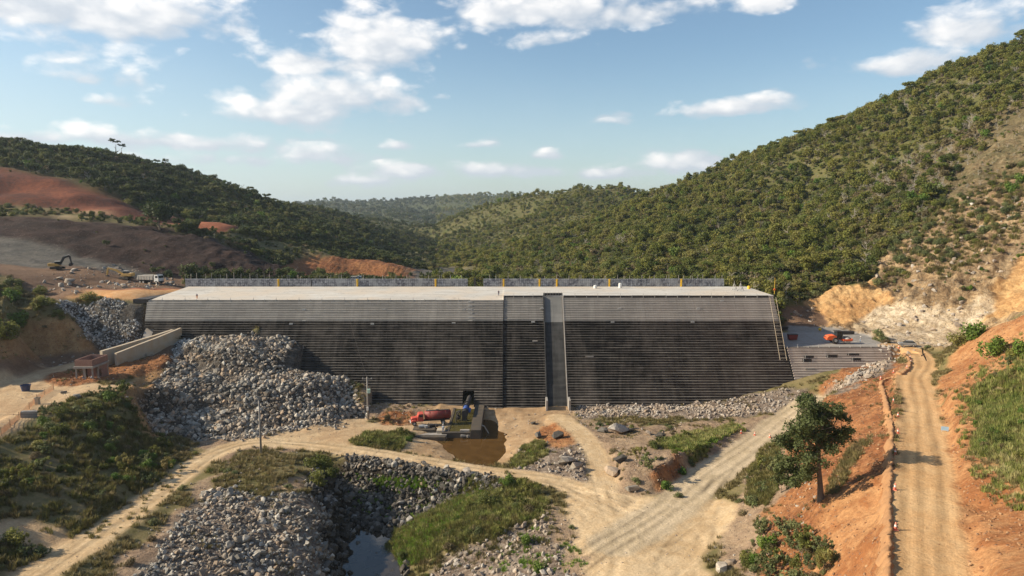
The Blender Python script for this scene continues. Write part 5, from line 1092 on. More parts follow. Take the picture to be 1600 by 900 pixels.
# ------------------------------------------------------------------ prototypes
def leafcloud(lobes, n, size, up=.35, hollow=.55, seed=0, aspect=.6):
    """lobes: (x,y,z,rx,ry,rz); small pointed leaf clumps through the lobes, denser near their skin"""
    g = np.random.default_rng(seed); w_ = np.array([l[3] * l[4] * l[5] for l in lobes]) ** .67; k = g.choice(len(lobes), n, p=w_ / w_.sum()); Lb = np.array(lobes)[k]
    d = g.normal(size=(n, 3)); d /= np.linalg.norm(d, axis=1)[:, None]; r = hollow + (1 - hollow) * g.random(n) ** .6; r *= 1 + .12 * g.normal(size=n)
    c = Lb[:, :3] + d * Lb[:, 3:] * r[:, None]
    nn = d + g.normal(size=(n, 3)) * .7 + np.array([0, 0, up]); nn /= np.linalg.norm(nn, axis=1)[:, None]
    a = np.cross(nn, g.normal(size=(n, 3))); a /= np.linalg.norm(a, axis=1)[:, None]; b = np.cross(nn, a); s = size * (.55 + .9 * g.random(n))[:, None]
    v = np.stack([c - a * s, c - b * s * aspect + nn * s * .12, c + a * s, c + b * s * aspect - nn * s * .12], 1).reshape(-1, 3); f = np.arange(4 * n).reshape(-1, 4); return v, f
def me_obj(name, v, f, m):
    o = mesh_np(name, v, f, m); COL.objects.unlink(o); return o
def branches(mb, base, h_, r, n, spread, seed, twigs=0, zig=.12):
    g = random.Random(seed); p = Vector(base); pts = [p.copy()]
    for i in range(4): p = p + Vector((g.uniform(-zig, zig) * h_ * .4, g.uniform(-zig, zig) * h_ * .4, h_ / 4)); pts.append(p.copy())
    for i in range(4): mb.tube(pts[i], pts[i + 1], r * (1 - i * .2), r * (1 - (i + 1) * .2), 5, False)
    for i in range(n):
        k = g.randint(1, 4); st = pts[k]; a = 2 * math.pi * (i / n) + g.uniform(-.5, .5); L_ = spread * g.uniform(.6, 1.1); e = st + Vector((math.cos(a) * L_, math.sin(a) * L_, L_ * g.uniform(.35, .9))); md = st.lerp(e, .5) + Vector((0, 0, -.1 * L_))
        mb.tube(st, md, r * .42, r * .26, 4, False).tube(md, e, r * .26, r * .1, 4, False)
        for q in range(twigs):
            t_ = g.uniform(.3, 1); s2 = st.lerp(e, t_); mb.tube(s2, s2 + Vector((g.uniform(-1, 1), g.uniform(-1, 1), g.uniform(.2, 1.1))) * L_ * .45, r * .14, r * .05, 3, False)
    return mb
def mk_tree(kind, seed, lm, h_=7.0, rad=3.2, nleaf=420, leaf=.42):
    g = random.Random(seed); lobes = []
    if kind == 'round':
        for i in range(9): a = g.uniform(0, 6.28); q = rad * g.uniform(.2, .68); lobes.append((math.cos(a) * q, math.sin(a) * q, h_ * g.uniform(.50, .82), rad * g.uniform(.32, .55), rad * g.uniform(.32, .55), rad * g.uniform(.34, .52)))
    elif kind == 'umbrella':
        for i in range(9): a = g.uniform(0, 6.28); q = rad * g.uniform(.2, .85); lobes.append((math.cos(a) * q, math.sin(a) * q, h_ * g.uniform(.80, .93), rad * g.uniform(.3, .45), rad * g.uniform(.3, .45), rad * g.uniform(.12, .2)))
    elif kind == 'sparse':
        for i in range(11): a = g.uniform(0, 6.28); q = rad * g.uniform(.2, .85); lobes.append((math.cos(a) * q, math.sin(a) * q, h_ * g.uniform(.45, .95), rad * g.uniform(.16, .32), rad * g.uniform(.16, .32), rad * g.uniform(.12, .22)))
    elif kind == 'bush':
        for i in range(8): a = g.uniform(0, 6.28); q = rad * g.uniform(0, .65); lobes.append((math.cos(a) * q, math.sin(a) * q, h_ * g.uniform(.2, .6), rad * g.uniform(.3, .5), rad * g.uniform(.3, .5), h_ * g.uniform(.22, .4)))
    elif kind == 'stem':
        for i in range(14): a = g.uniform(0, 6.28); q = rad * g.uniform(.1, .9); lobes.append((math.cos(a) * q, math.sin(a) * q, h_ * g.uniform(.25, 1), rad * .2, rad * .2, h_ * .13))
    out = []
    if kind != 'bare': v, f = leafcloud(lobes, nleaf, leaf, seed=seed, hollow=.35 if kind in ('sparse', 'stem') else .6); out.append(me_obj('crown', v, f, lm))
    mb = branches(MB(), (0, 0, -.5), h_ * (.72 if kind != 'bare' else .8), .035 * h_ if kind != 'bush' else .03 * h_, 6 if kind != 'bare' else 13, rad * .8, seed, 0 if kind != 'bare' else 5)
    o = mb.build('trunk', M_PALEB if kind in ('bare', 'sparse') else M_BARK); COL.objects.unlink(o); out.append(o); return out
FOR = [mk_tree('round', 1, L_FOREST, 8.2, 3.0, 440, .38), mk_tree('round', 2, L_FOREST, 6, 2.7, 340), mk_tree('umbrella', 3, L_FOREST, 8, 3.6, 380), mk_tree('round', 4, L_FOREST, 8, 3.7, 520, .45), mk_tree('sparse', 5, L_FOREST, 6.5, 2.8, 260, .38), mk_tree('bush', 6, L_FOREST, 3.2, 2.1, 260, .36)]
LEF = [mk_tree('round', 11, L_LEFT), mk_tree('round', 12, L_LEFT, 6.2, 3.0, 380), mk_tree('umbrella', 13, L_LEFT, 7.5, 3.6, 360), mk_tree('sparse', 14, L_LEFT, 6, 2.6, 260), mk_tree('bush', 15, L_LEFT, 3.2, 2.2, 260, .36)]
DRY = [mk_tree('bare', 21, None, 6.5, 2.8), mk_tree('sparse', 22, L_DRY, 5.5, 2.4, 240, .36), mk_tree('bush', 23, L_DRY, 2.6, 1.9, 220, .33), mk_tree('bare', 24, None, 5.2, 2.6), mk_tree('round', 25, L_DRY, 5, 2.3, 280, .36), mk_tree('bush', 26, L_GREYG, 2.4, 1.8, 220, .33)]
BRI = [mk_tree('round', 31, L_BRIGHT, 5.5, 2.6, 380, .38), mk_tree('bush', 32, L_BRIGHT, 3, 2, 260, .33)]
SHR = [mk_tree('bush', 41, L_BUSH, 2.0, 1.5, 1100, .105), mk_tree('bush', 42, L_BUSH, 1.5, 1.3, 900, .095), mk_tree('stem', 43, L_BUSH, 2.4, 1.2, 900, .095), mk_tree('bush', 44, L_BRIGHT, 1.8, 1.3, 1000, .10), mk_tree('stem', 45, L_GREYG, 2.0, 1.2, 900, .10), mk_tree('bush', 46, L_GREYG, 1.5, 1.3, 900, .10), mk_tree('bush', 47, L_DRY, 1.3, 1.2, 800, .085)]
def grass_proto(seed, m, n=46, h_=.75, spread=.42, w_=.035):
    g = np.random.default_rng(seed); V_ = []; F_ = []
    for i in range(n):
        a = g.uniform(0, 6.28); r = spread * g.random() ** .5; b = np.array([math.cos(a) * r, math.sin(a) * r, -.05]); H_ = h_ * g.uniform(.5, 1.15); lean = np.array([math.cos(a), math.sin(a), 0]) * g.uniform(.1, .55) * H_ + g.normal(size=3) * .06; s = np.array([-math.sin(a + g.uniform(-1, 1)), math.cos(a), 0]) * w_ * g.uniform(.7, 1.5)
        p1 = b + lean * .35 + np.array([0, 0, H_ * .6]); p2 = b + lean + np.array([0, 0, H_]); k = len(V_); V_ += [b - s, b + s, p1 + s * .8, p1 - s * .8, p2, p2]; F_ += [(k, k + 1, k + 2, k + 3), (k + 3, k + 2, k + 4, k + 5)]
    return [me_obj('grass_tuft', np.array(V_), np.array(F_), m)]
GG = [grass_proto(i, G_GREEN) for i in (1, 2)]; GD = [grass_proto(i, G_DRY, 40, .6) for i in (3, 4)]; GO = [grass_proto(i, G_OLIVE, 46, .7) for i in (5, 6)]
def rock_proto(seed, m, flat=.75):
    g = random.Random(seed); bm = bmesh.new()
    for i in range(17):
        v = Vector((g.gauss(0, 1), g.gauss(0, 1), g.gauss(0, 1))).normalized(); q = g.uniform(.38, .55); bm.verts.new((v.x * q * g.uniform(.9, 1.25), v.y * q, v.z * q * flat))
    r = bmesh.ops.convex_hull(bm, input=bm.verts); bmesh.ops.delete(bm, geom=[e for e in r['geom_interior'] if isinstance(e, bmesh.types.BMVert)] , context='VERTS')
    me = bpy.data.meshes.new('boulder'); bm.to_mesh(me); bm.free(); me.materials.append(m); return [bpy.data.objects.new('boulder', me)]
RG = [rock_proto(i, R_GREY, random.Random(i).uniform(.6, 1)) for i in range(8)]; RDK = [rock_proto(20 + i, R_DARK, .7) for i in range(5)]; RT = [rock_proto(30 + i, R_TAN, .8) for i in range(6)]

def scatter(name, protos, pts, idx, scl, rot, label=None, parent=None):
    """one object holding many copies, placed by geometry nodes"""
    n = len(pts); me = bpy.data.meshes.new(name); me.vertices.add(n); me.vertices.foreach_set('co', np.asarray(pts, np.float32).ravel())
    a = me.attributes.new('pid', 'INT', 'POINT'); a.data.foreach_set('value', np.asarray(idx, np.int32)); a = me.attributes.new('scl', 'FLOAT_VECTOR', 'POINT'); a.data.foreach_set('vector', np.asarray(scl, np.float32).ravel())
    a = me.attributes.new('rot', 'FLOAT_VECTOR', 'POINT'); a.data.foreach_set('vector', np.asarray(rot, np.float32).ravel()); me.update()
    o = bpy.data.objects.new(name, me); link(o, parent); ng = bpy.data.node_groups.new(name, 'GeometryNodeTree')
    ng.interface.new_socket('Geometry', in_out='INPUT', socket_type='NodeSocketGeometry'); ng.interface.new_socket('Geometry', in_out='OUTPUT', socket_type='NodeSocketGeometry')
    N_ = ng.nodes; L_ = ng.links; gi = N_.new('NodeGroupInput'); go = N_.new('NodeGroupOutput'); ip = N_.new('GeometryNodeInstanceOnPoints'); ip.inputs['Pick Instance'].default_value = True
    jn = N_.new('GeometryNodeJoinGeometry')
    for pr in reversed(protos):
        j2 = N_.new('GeometryNodeJoinGeometry')
        for ob in pr: oi = N_.new('GeometryNodeObjectInfo'); oi.inputs['Object'].default_value = ob; oi.transform_space = 'ORIGINAL'; L_.new(oi.outputs['Geometry'], j2.inputs[0])
        gt = N_.new('GeometryNodeGeometryToInstance'); L_.new(j2.outputs[0], gt.inputs[0]); L_.new(gt.outputs[0], jn.inputs[0])
    L_.new(jn.outputs[0], ip.inputs['Instance']); L_.new(gi.outputs[0], ip.inputs['Points'])
    def na(nm, ty): q = N_.new('GeometryNodeInputNamedAttribute'); q.data_type = ty; q.inputs[0].default_value = nm; return q.outputs[0]
    L_.new(na('pid', 'INT'), ip.inputs['Instance Index']); L_.new(na('scl', 'FLOAT_VECTOR'), ip.inputs['Scale']); e = N_.new('FunctionNodeEulerToRotation'); L_.new(na('rot', 'FLOAT_VECTOR'), e.inputs[0]); L_.new(e.outputs[0], ip.inputs['Rotation'])
    L_.new(ip.outputs[0], go.inputs[0]); md = o.modifiers.new('scatter', 'NODES'); md.node_group = ng; return tag(o, label, None, None, 'stuff')

def visible(x, y, z, lift=6.0, n=70):
    """rough check that a point (raised by lift) is seen over the ground in front of it"""
    ok = np.ones(len(x), bool)
    for t in np.linspace(.12, .985, n):
        h_ = hgt(x * t, y * t); ok &= (CAMZ + (z + lift - CAMZ) * t) > h_ - 1.0
    return ok
cl = lambda *n_: [NAMES.index(q) for q in n_]
# ------------------------------------------------------------------ trees of the hills
def place_tree(u, v):
    a = ['above the excavators', 'behind the left crest wall', 'behind the crest wall middle', 'behind the right crest wall', 'above the dam right end', 'above the yellow cut', 'above the pale rock', 'at the right edge'][int(np.clip(np.searchsorted([260, 560, 800, 1040, 1210, 1370, 1500], u), 0, 7))]
    return a + (', high up' if v < 250 else (', low down' if v > 400 else ', halfway up'))
def place_rock(u, v, box):
    x0, y0, x1, y1 = box; a = (u - x0) / (x1 - x0); b = (v - y0) / (y1 - y0)
    return ['left edge', 'left part', 'middle', 'right part', 'right edge'][int(np.clip(a * 5, 0, 4))] + ', ' + ['at the top', 'in the upper part', 'halfway', 'in the lower part', 'at the foot'][int(np.clip(b * 5, 0, 4))]
def forest():
    P_ = []
    for (y0, y1, sp) in ((205, 330, 2.35), (330, 500, 2.6), (500, 800, 3.7), (800, 1400, 6), (1400, 3200, 17)):
        xm = .82 * y1; nx = int(2 * xm / sp); ny = int((y1 - y0) / sp); gx, gy = np.meshgrid(np.arange(nx), np.arange(ny)); x = (gx.ravel() + rng.uniform(-.45, .45, gx.size)) * sp - xm; y = (gy.ravel() + rng.uniform(-.45, .45, gx.size)) * sp + y0
        P_.append(np.stack([x, y, np.full(x.size, sp)], -1))
    P_ = np.concatenate(P_); x, y, sp = P_.T; m = (np.abs(x) < .80 * y) & (np.abs(x) > -1); x, y, sp = x[m], y[m], sp[m]; z = hgt(x, y); c = cls_at(x, y)
    den = np.zeros(len(x)); 
    for n_, d_ in (('wood', .95), ('drywood', .9), ('farwood', .9), ('scrub', .42), ('green', .35), ('cliffhi', .5), ('cliff', .07), ('dark', .012), ('brown', .02), ('red', .008)): den[c == NAMES.index(n_)] = d_
    den[(c == NAMES.index('scrub')) & (y > 450)] = .75
    thin = fbm(x / 28, y / 28, 3, 77); den = den * np.clip(1 + thin * .7, .7, 1.2)
    m = (rng.random(len(x)) < den) & ~((x > -108) & (x < 77) & (y < 240)) & ~((x > 0) & (x < 104) & (y < 222)); 
    m &= ~((c == NAMES.index('green')) & (y < 300)) & ~((y < 228) & (x < 0) & (x > -180)); x, y, z, c, sp = x[m], y[m], z[m], c[m], sp[m]
    u, v = to_px(x, y, z + 3); m = (u > -140) & (u < 1740) & (v > -60) & (v < 700); x, y, z, c, sp = x[m], y[m], z[m], c[m], sp[m]; m = visible(x, y, z); x, y, z, c, sp = x[m], y[m], z[m], c[m], sp[m]
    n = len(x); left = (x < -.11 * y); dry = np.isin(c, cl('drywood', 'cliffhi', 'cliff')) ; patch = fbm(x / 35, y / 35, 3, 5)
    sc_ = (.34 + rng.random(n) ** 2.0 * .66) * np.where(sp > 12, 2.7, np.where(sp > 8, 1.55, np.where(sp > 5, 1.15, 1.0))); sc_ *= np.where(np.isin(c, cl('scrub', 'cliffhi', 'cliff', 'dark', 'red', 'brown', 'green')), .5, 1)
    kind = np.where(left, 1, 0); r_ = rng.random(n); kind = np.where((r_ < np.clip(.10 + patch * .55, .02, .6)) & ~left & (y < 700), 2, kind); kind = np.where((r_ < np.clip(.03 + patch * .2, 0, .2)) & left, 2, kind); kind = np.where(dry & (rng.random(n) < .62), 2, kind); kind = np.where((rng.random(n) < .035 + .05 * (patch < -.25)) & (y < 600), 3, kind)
    dist = np.sqrt(x ** 2 + y ** 2); app = sc_ / dist; app[(v_off := to_px(x, y, z)[0]) < 0] *= .01; app[v_off > 1600] *= .01; vv = to_px(x, y, z + 4)[1]; app[(vv > 445) & (x < 76)] *= .01
    order = np.argsort(-app); solo = np.zeros(n, bool); solo[order[:292]] = True
    SP = [(FOR, 'hill_tree', ['rounded dense olive green tree', 'small rounded green tree', 'flat topped umbrella shaped green tree', 'tall full crowned dark green tree', 'thin crowned open green tree', 'low bushy green tree']),
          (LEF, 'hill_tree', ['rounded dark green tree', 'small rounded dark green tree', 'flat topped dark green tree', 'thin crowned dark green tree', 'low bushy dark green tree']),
          (DRY, 'dry_tree', ['leafless pale branched tree', 'sparse brown leaved dry tree', 'low brown dry bush', 'small leafless pale tree', 'rounded brown dry tree', 'low grey green bush']),
          (BRI, 'bright_tree', ['bright yellow green tree', 'bright yellow green bush'])]
    pid = np.zeros(n, int)
    for k, (pr, nm, labs) in enumerate(SP):
        m = kind == k; w_ = {0: [.27,.23,.05,.2,.12,.13], 1: [.31,.29,.05,.17,.18], 2: [.26,.2,.2,.16,.1,.08], 3: [.6,.4]}[k]; w_ = np.array(w_); pid[m] = rng.choice(len(pr), m.sum(), p=w_ / w_.sum())
    rz = rng.uniform(0, 6.28, n); sq = rng.uniform(.75, 1.15, n)
    for i in order[:292]:
        pr, nm, labs = SP[kind[i]]; side = 'on left hillside' if left[i] else ('on rocky slope' if c[i] in cl('cliffhi', 'cliff') else 'on right hillside'); lab = labs[pid[i]] + ' ' + side; where = place_tree(*to_px(x[i], y[i], z[i] + 2)); lab = lab + ', ' + where
        e = empty(nm, (x[i], y[i], z[i] - .2), rz[i], lab, 'tree' if 'bush' not in lab else 'bush', labs[pid[i]] + 's ' + side + ' ' + where); e.scale = (sc_[i], sc_[i], sc_[i] * sq[i])
        for ob in pr[pid[i]]: c_ = ob.copy(); link(c_, e)
    for k, (pr, nm, labs) in enumerate(SP):
        for lf in (True, False):
            m = (kind == k) & ~solo & (left == lf)
            if not m.any(): continue
            q = np.stack([x[m], y[m], z[m] - .2], -1); s3 = np.stack([sc_[m], sc_[m], sc_[m] * sq[m]], -1); ro = np.stack([rng.uniform(-.08, .08, m.sum()), rng.uniform(-.08, .08, m.sum()), rz[m]], -1)
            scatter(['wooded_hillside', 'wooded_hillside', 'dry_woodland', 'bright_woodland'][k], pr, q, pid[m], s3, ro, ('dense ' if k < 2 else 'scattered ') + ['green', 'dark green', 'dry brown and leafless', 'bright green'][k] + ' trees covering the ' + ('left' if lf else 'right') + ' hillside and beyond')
    print('TREES', n)
forest()

def solo_tree(name, pr, p, s, rz, lab, cat='tree', grp=None, sz=1.0):
    e = empty(name, (p[0], p[1], p[2] - .15), rz, lab, cat, grp); e.scale = (s, s, s * sz)
    for ob in pr: link(ob.copy(), e)
    return e
p = hit(250, 360); solo_tree('round_tree', mk_tree('round', 51, L_LEFT, 8, 4.6, 1500, .4), p, 1.5, 0, 'large round dark tree standing alone in front of the red earth cut')
for (u, v, s_, lab) in [(181, 247, 1.25, 'taller thin flat topped tree rising above the left ridge line'), (191, 249, 1.0, 'shorter thin flat topped tree rising above the left ridge line'), (258, 262, .9, 'lone thin tree poking out of the left ridge slope'), (300, 275, .8, 'small thin tree on the descending left ridge')]:
    p = np.array(D(u, v, 470)); p[2] = gz(p[0], p[1]); solo_tree('ridge_tree', mk_tree('umbrella', 60 + u, L_LEFT, 12, 2.6, 220, .4), p, s_, 0, lab)
for (u, v, d_, s_, lab) in [(1371, 140, 425, 1.25, 'dark rounded tree standing out on the right ridge line'), (981, 298, 640, 1.0, 'small dark round tree standing out on the far right ridge line'), (1425, 120, 420, 1.3, 'wide flat crowned tree on the right ridge line'), (1250, 205, 460, 1.1, 'wide flat tree on the middle of the right ridge line')]:
    q = np.array(D(u, v, d_)); q[2] = gz(q[0], q[1]); solo_tree('ridge_tree', (FOR[3] if 'dark' in lab else FOR[2]), q, s_, u, lab)

# ------------------------------------------------------------------ the big tree beside the haul road
def hero():
    b = hit(1283, 781); print('HERO', b); s_ = math.sqrt(b[0] ** 2 + b[1] ** 2 * 1.0); k = F / (b[1] * cP - (b[2] - CAMZ) * sP)
    e = empty('shade_tree', tuple(b), 0, 'large dark leafy tree standing alone on the orange slope beside the haul road', 'tree')
    def W(u, v, y=0.0): return Vector(((u - 1283) / k, y, (781 - v) / k / .93))
    T0, T1, T2 = W(1283, 786), W(1277, 735), W(1275, 704)
    mb = MB(); mb.tube(T0, W(1281, 760, .1), .50, .36, 9, False).tube(W(1281, 760, .1), T1, .36, .30, 9, False).tube(T1, T2, .30, .26, 8, False)
    g = random.Random(5); L_ = [(1262,652,0,3.0,1.9),(1240,676,-1.2,2.6,1.9),(1290,660,.8,2.7,1.7),(1308,672,-.4,1.9,1.3),(1228,705,.8,2.2,1.6),(1236,735,-.6,2.1,1.5),(1224,750,.4,1.5,1.1),(1255,690,1.6,2.6,1.7),(1250,722,-1.4,2.1,1.4),(1283,690,-1.6,2.2,1.3),(1300,690,1.4,1.7,1.1),(1262,636,1.2,2.1,1.1),(1322,690,.2,.9,.5),(1248,755,.8,1.2,.8),(1270,670,2.6,2.4,1.6),(1246,700,-2.8,2.0,1.4),(1250,642,.6,2.0,1.3),(1276,645,-.8,2.2,1.4),(1296,650,0,1.8,1.2),(1226,690,-.4,1.8,1.5),(1229,722,0,1.9,1.5),(1245,735,1.2,1.7,1.3),(1262,712,.4,1.8,1.3),(1308,658,.6,1.6,1.0),(1309,686,0,1.5,1.0),(1275,678,-.4,2.4,1.6),(1236,748,-1.0,1.6,1.0),(1218,740,.2,1.2,1.0),(1256,665,-1.8,2.4,1.7)]
    lobes = []
    for (u, v, y, r, h_) in L_:
        c = W(u, v, y * 1.4); st = T2 if v < 720 else T1; mid_ = st.lerp(c, .55) + Vector((0, 0, -.3)); mb.tube(st, mid_, .17, .10, 6, False).tube(mid_, c, .10, .04, 5, False)
        for q in range(7): s2 = mid_.lerp(c, g.random()); mb.tube(s2, s2 + Vector((g.uniform(-1, 1), g.uniform(-1, 1), g.uniform(-.2, .9))) * r * .7, .04, .015, 4, False)
        for q in range(5): lobes.append((c.x + g.uniform(-.62, .62) * r, c.y + g.uniform(-.62, .62) * r, c.z + g.uniform(-.55, .6) * h_, r * g.uniform(.38, .62), r * g.uniform(.38, .62), h_ * g.uniform(.36, .62)))
    mb.build('trunk', M_BARK, e, True); v, f = leafcloud(lobes, 17000, .165, .45, .3, 3, .62); mesh_np('crown', v, f, L_HERO, e)
hero()

# ------------------------------------------------------------------ shrubs one can tell apart
SHL = [(172,626,1.9,3,'bright green leafy shrub below the brick building corner'),(150,640,1.3,0,'dull green shrub left of the bright shrub under the terrace'),(70,665,1.7,3,'yellow green shrub at the terrace edge left of the concrete block'),(95,680,1.8,0,'wide olive shrub on the upper left bank'),
 (60,705,1.9,1,'dark olive shrub low on the left bank'),(140,672,1.5,3,'small bright shrub in the middle of the left bank'),(225,715,1.4,3,'bright shrub near the shaded road corner'),(262,700,1.2,0,'dark shrub touching the shaded road corner'),(200,738,1.5,2,'thin stemmed olive shrub above the dirt road'),
 (1520,530,2.6,3,'bright green bushy shrub at the top of the orange bank'),(1500,540,1.8,0,'darker shrub left of the top bank shrub'),(1558,556,2.4,3,'rounded green shrub in the middle of the orange bank'),(1580,562,1.6,0,'small green shrub right of the rounded bank shrub'),(1598,556,1.9,3,'green shrub at the frame edge of the orange bank'),(1575,572,1.2,4,'greyish small shrub under the rounded bank shrub'),
 (1206,740,1.9,4,'grey green shrub left of the big tree'),(1190,735,1.4,2,'thin olive shrub at the gravel road edge left of the big tree'),(1175,790,1.6,5,'grey green shrub between yard and orange slope'),(1190,772,1.3,4,'small pale shrub above the yard edge'),(1222,770,1.3,2,'olive shrub below the big tree crown'),
 (1200,862,2.5,3,'broad bright leafed shrub on the lower orange slope'),(1230,850,2.3,4,'tall grey green shrub in the lower thicket'),(1250,880,2.5,2,'tall thin stemmed shrub in the lower thicket'),(1270,866,1.8,6,'dry brown shrub on the right of the lower thicket'),(1210,896,2.5,4,'pale leaved shrub at the bottom edge of the lower thicket'),(1290,894,1.7,2,'small olive shrub at the bottom right of the lower thicket'),(1178,880,1.8,3,'green shrub on the left of the lower thicket'),(1245,915,2.6,5,'grey green bush at the very bottom of the frame'),
 (1012,735,1.9,4,'blue green shrub on the bank above the yard'),(1000,722,1.6,2,'olive shrub left of the blue green bank shrub'),(1068,742,1.3,3,'small bright shrub beside the orange scrape'),(1040,765,1.5,3,'bright green shrub at the yard edge'),(1060,778,1.0,5,'low grey shrub at the tip of the yard rubble'),(1022,700,1.3,0,'dull shrub above the orange scrape'),
 (500,735,2.6,0,'dark shrub hanging over the creek bank'),(515,750,2.4,1,'dark round shrub on the creek bank'),(495,760,2.3,0,'dark shrub low on the creek bank'),(640,690,1.3,3,'bright shrub left of the outlet platform'),(605,655,1.4,6,'dry shrub at the foot of the dam beside the power pole'),(600,696,1.4,0,'dull shrub on the mound beside the dirt road'),
 (795,760,1.9,3,'tall bright shrub at the top of the green mound'),(820,775,1.7,2,'olive shrub on the right flank of the green mound'),(760,790,1.9,0,'olive shrub in the middle of the green mound'),(830,800,1.5,6,'dry shrub below the green mound top'),(700,860,1.5,6,'dry brown shrub on the rubble near the creek pool'),(822,850,1.4,3,'low bright shrub in the lower rubble'),(840,895,1.5,3,'low green shrub at the bottom of the lower rubble'),
 (66,480,1.6,0,'olive shrub on the grassy mound top'),(20,470,2.4,3,'bright shrub high on the grassy mound'),(30,515,2.6,3,'bright shrub low on the grassy mound'),(10,530,2.4,0,'dark shrub at the left foot of the grassy mound'),(1350,450,1.7,6,'dry bush on the lip of the yellow cut'),(1372,446,1.8,5,'grey green bush on the lip of the yellow cut'),
 (1580,300,2.4,3,'bright palm like bush high on the rocky slope'),(1596,285,2.4,3,'second bright bush at the frame edge of the rocky slope')]
for (u, v, s_, k, lab) in SHL:
    p = hit(u, v)
    if p is not None: solo_tree('shrub', SHR[k], p, s_ * (.62 if (v > 800 and u > 1100) else .8 if v > 560 else 1.1), u * .37, lab, 'shrub')

# ------------------------------------------------------------------ undergrowth and grass near the site
def field(cname, per, x0=-150, x1=160, y0=50, y1=240, mask=None):
    n = int((x1 - x0) * (y1 - y0) * per); x = rng.uniform(x0, x1, n); y = rng.uniform(y0, y1, n); m = np.isin(cls_at(x, y), cl(*cname)) & ~((x > -60) & (x < 77) & (y > 176.5) & (y < 222)) & ~((x > -112) & (x < 77) & (y > 192) & (y < 232)) & ~((x > 74) & (x < 106) & (y > 174.5) & (y < 219)); x, y = x[m], y[m]
    if mask is not None: m = mask(x, y); x, y = x[m], y[m]
    z = hgt(x, y); u, v = to_px(x, y, z + .5); m = (u > -120) & (u < 1720) & (v < 1000) & (v > 300); x, y, z = x[m], y[m], z[m]; m = visible(x, y, z, 1.0, 45); return x[m], y[m], z[m]
def grass(name, protos, cname, per, s0, s1, lab, thr=-.2, **k):
    x, y, z = field(cname, per, **k); m = fbm(x / 5, y / 5, 3, 91) > thr; x, y, z = x[m], y[m], z[m]; n = len(x); s_ = rng.uniform(s0, s1, n); print(name, n)
    return scatter(name, protos, np.stack([x, y, z - .03], -1), rng.integers(0, len(protos), n), np.stack([s_, s_, s_ * rng.uniform(.8, 1.3, n)], -1), np.stack([rng.uniform(-.15, .15, n), rng.uniform(-.15, .15, n), rng.uniform(0, 6.28, n)], -1), lab)
right = lambda x, y: x > 30
leftm = lambda x, y: x < -40
grass('grass', [GG[0], GD[0], GG[1]], ('green',), 5.5, .6, 1.35, 'long bright grass on the bank right of the haul road', -.6, mask=right, x0=30)
def px_field(poly, n):
    us = [p[0] for p in poly]; vs = [p[1] for p in poly]; u = rng.uniform(min(us), max(us), n); v = rng.uniform(min(vs), max(vs), n); m = inpoly(u, v, poly); P_ = [hit(a, b) for a, b in zip(u[m], v[m])]; return np.array([q for q in P_ if q is not None])
def px_scatter(name, protos, poly, n, s0, s1, lab):
    P_ = px_field(poly, n); k = len(P_); s_ = rng.uniform(s0, s1, k); scatter(name, protos, P_ - np.array([0, 0, .05]), rng.integers(0, len(protos), k), np.stack([s_, s_, s_ * rng.uniform(.8, 1.2, k)], -1), np.stack([rng.uniform(-.15, .15, k), rng.uniform(-.15, .15, k), rng.uniform(0, 6.28, k)], -1), lab)
grass('grass', GO + GD + GO, ('green',), 2.4, .5, 1.4, 'olive grass over the shrubby left bank', -.15, mask=leftm, x1=-40)
grass('grass', GG + GO, ('green',), 4.5, .6, 1.3, 'green grass on the creek mound and wet ground', -.6, mask=lambda x, y: (x > -40) & (x < 30), x0=-40, x1=30)
grass('dry_grass', GD, ('scrub',), 1.6, .6, 1.3, 'dry yellowish grass on the knolls', -.25)
grass('dry_grass', GD, ('dust', 'rubble', 'orange', 'bank'), .55, .4, .9, 'scattered dry tufts on bare earth', .18)
grass('dry_grass', GO, ('cliffhi', 'drywood'), .8, .9, 2.2, 'dry grass on the steep slopes', -.1, x0=-330, x1=330, y0=180, y1=380)
def undergrowth(cname, per, protos, s0, s1, lab, thr=0, **k):
    x, y, z = field(cname, per, **k); m = fbm(x / 6, y / 6, 3, 55) > thr; x, y, z = x[m], y[m], z[m]; n = len(x); s_ = rng.uniform(s0, s1, n); print('under', n)
    scatter('undergrowth', protos, np.stack([x, y, z - .1], -1), rng.integers(0, len(protos), n), np.stack([s_, s_, s_ * rng.uniform(.6, 1.1, n)], -1), np.stack([rng.uniform(-.2, .2, n), rng.uniform(-.2, .2, n), rng.uniform(0, 6.28, n)], -1), lab)
undergrowth(('green',), .30, [SHR[0], SHR[1], SHR[2], SHR[5], SHR[3], SHR[6], SHR[4]], .4, 1.35, 'low mixed shrubs over the left bank', -.05, mask=leftm, x1=-40)
undergrowth(('green',), .22, [SHR[0], SHR[2], SHR[5], SHR[6]], .4, .9, 'low mixed shrubs among the green grass', 0, mask=lambda x, y: (x > -40) & (x < 40), x0=-40)
undergrowth(('scrub', 'bank', 'dust'), .07, [SHR[1], SHR[5], SHR[6]], .4, .9, 'scattered low shrubs on dry ground', 0)
undergrowth(('cliffhi', 'drywood', 'scrub'), .10, [SHR[5], SHR[6], SHR[1]], .8, 1.7, 'scattered dry bushes on the steep slopes', -.1, x0=-330, x1=330, y0=180, y1=360)
undergrowth(('wood', 'drywood'), .22, [SHR[0], SHR[1], SHR[5], SHR[6]], 1.0, 2.6, 'low bushes between the hillside trees', -.8, x0=-420, x1=420, y0=205, y1=470)
undergrowth(('scrub',), .12, [SHR[0], SHR[6], SHR[1]], .9, 1.8, 'low bushes on the grassy mound at the left', -.1, x0=-170, x1=-90, y0=140, y1=215)

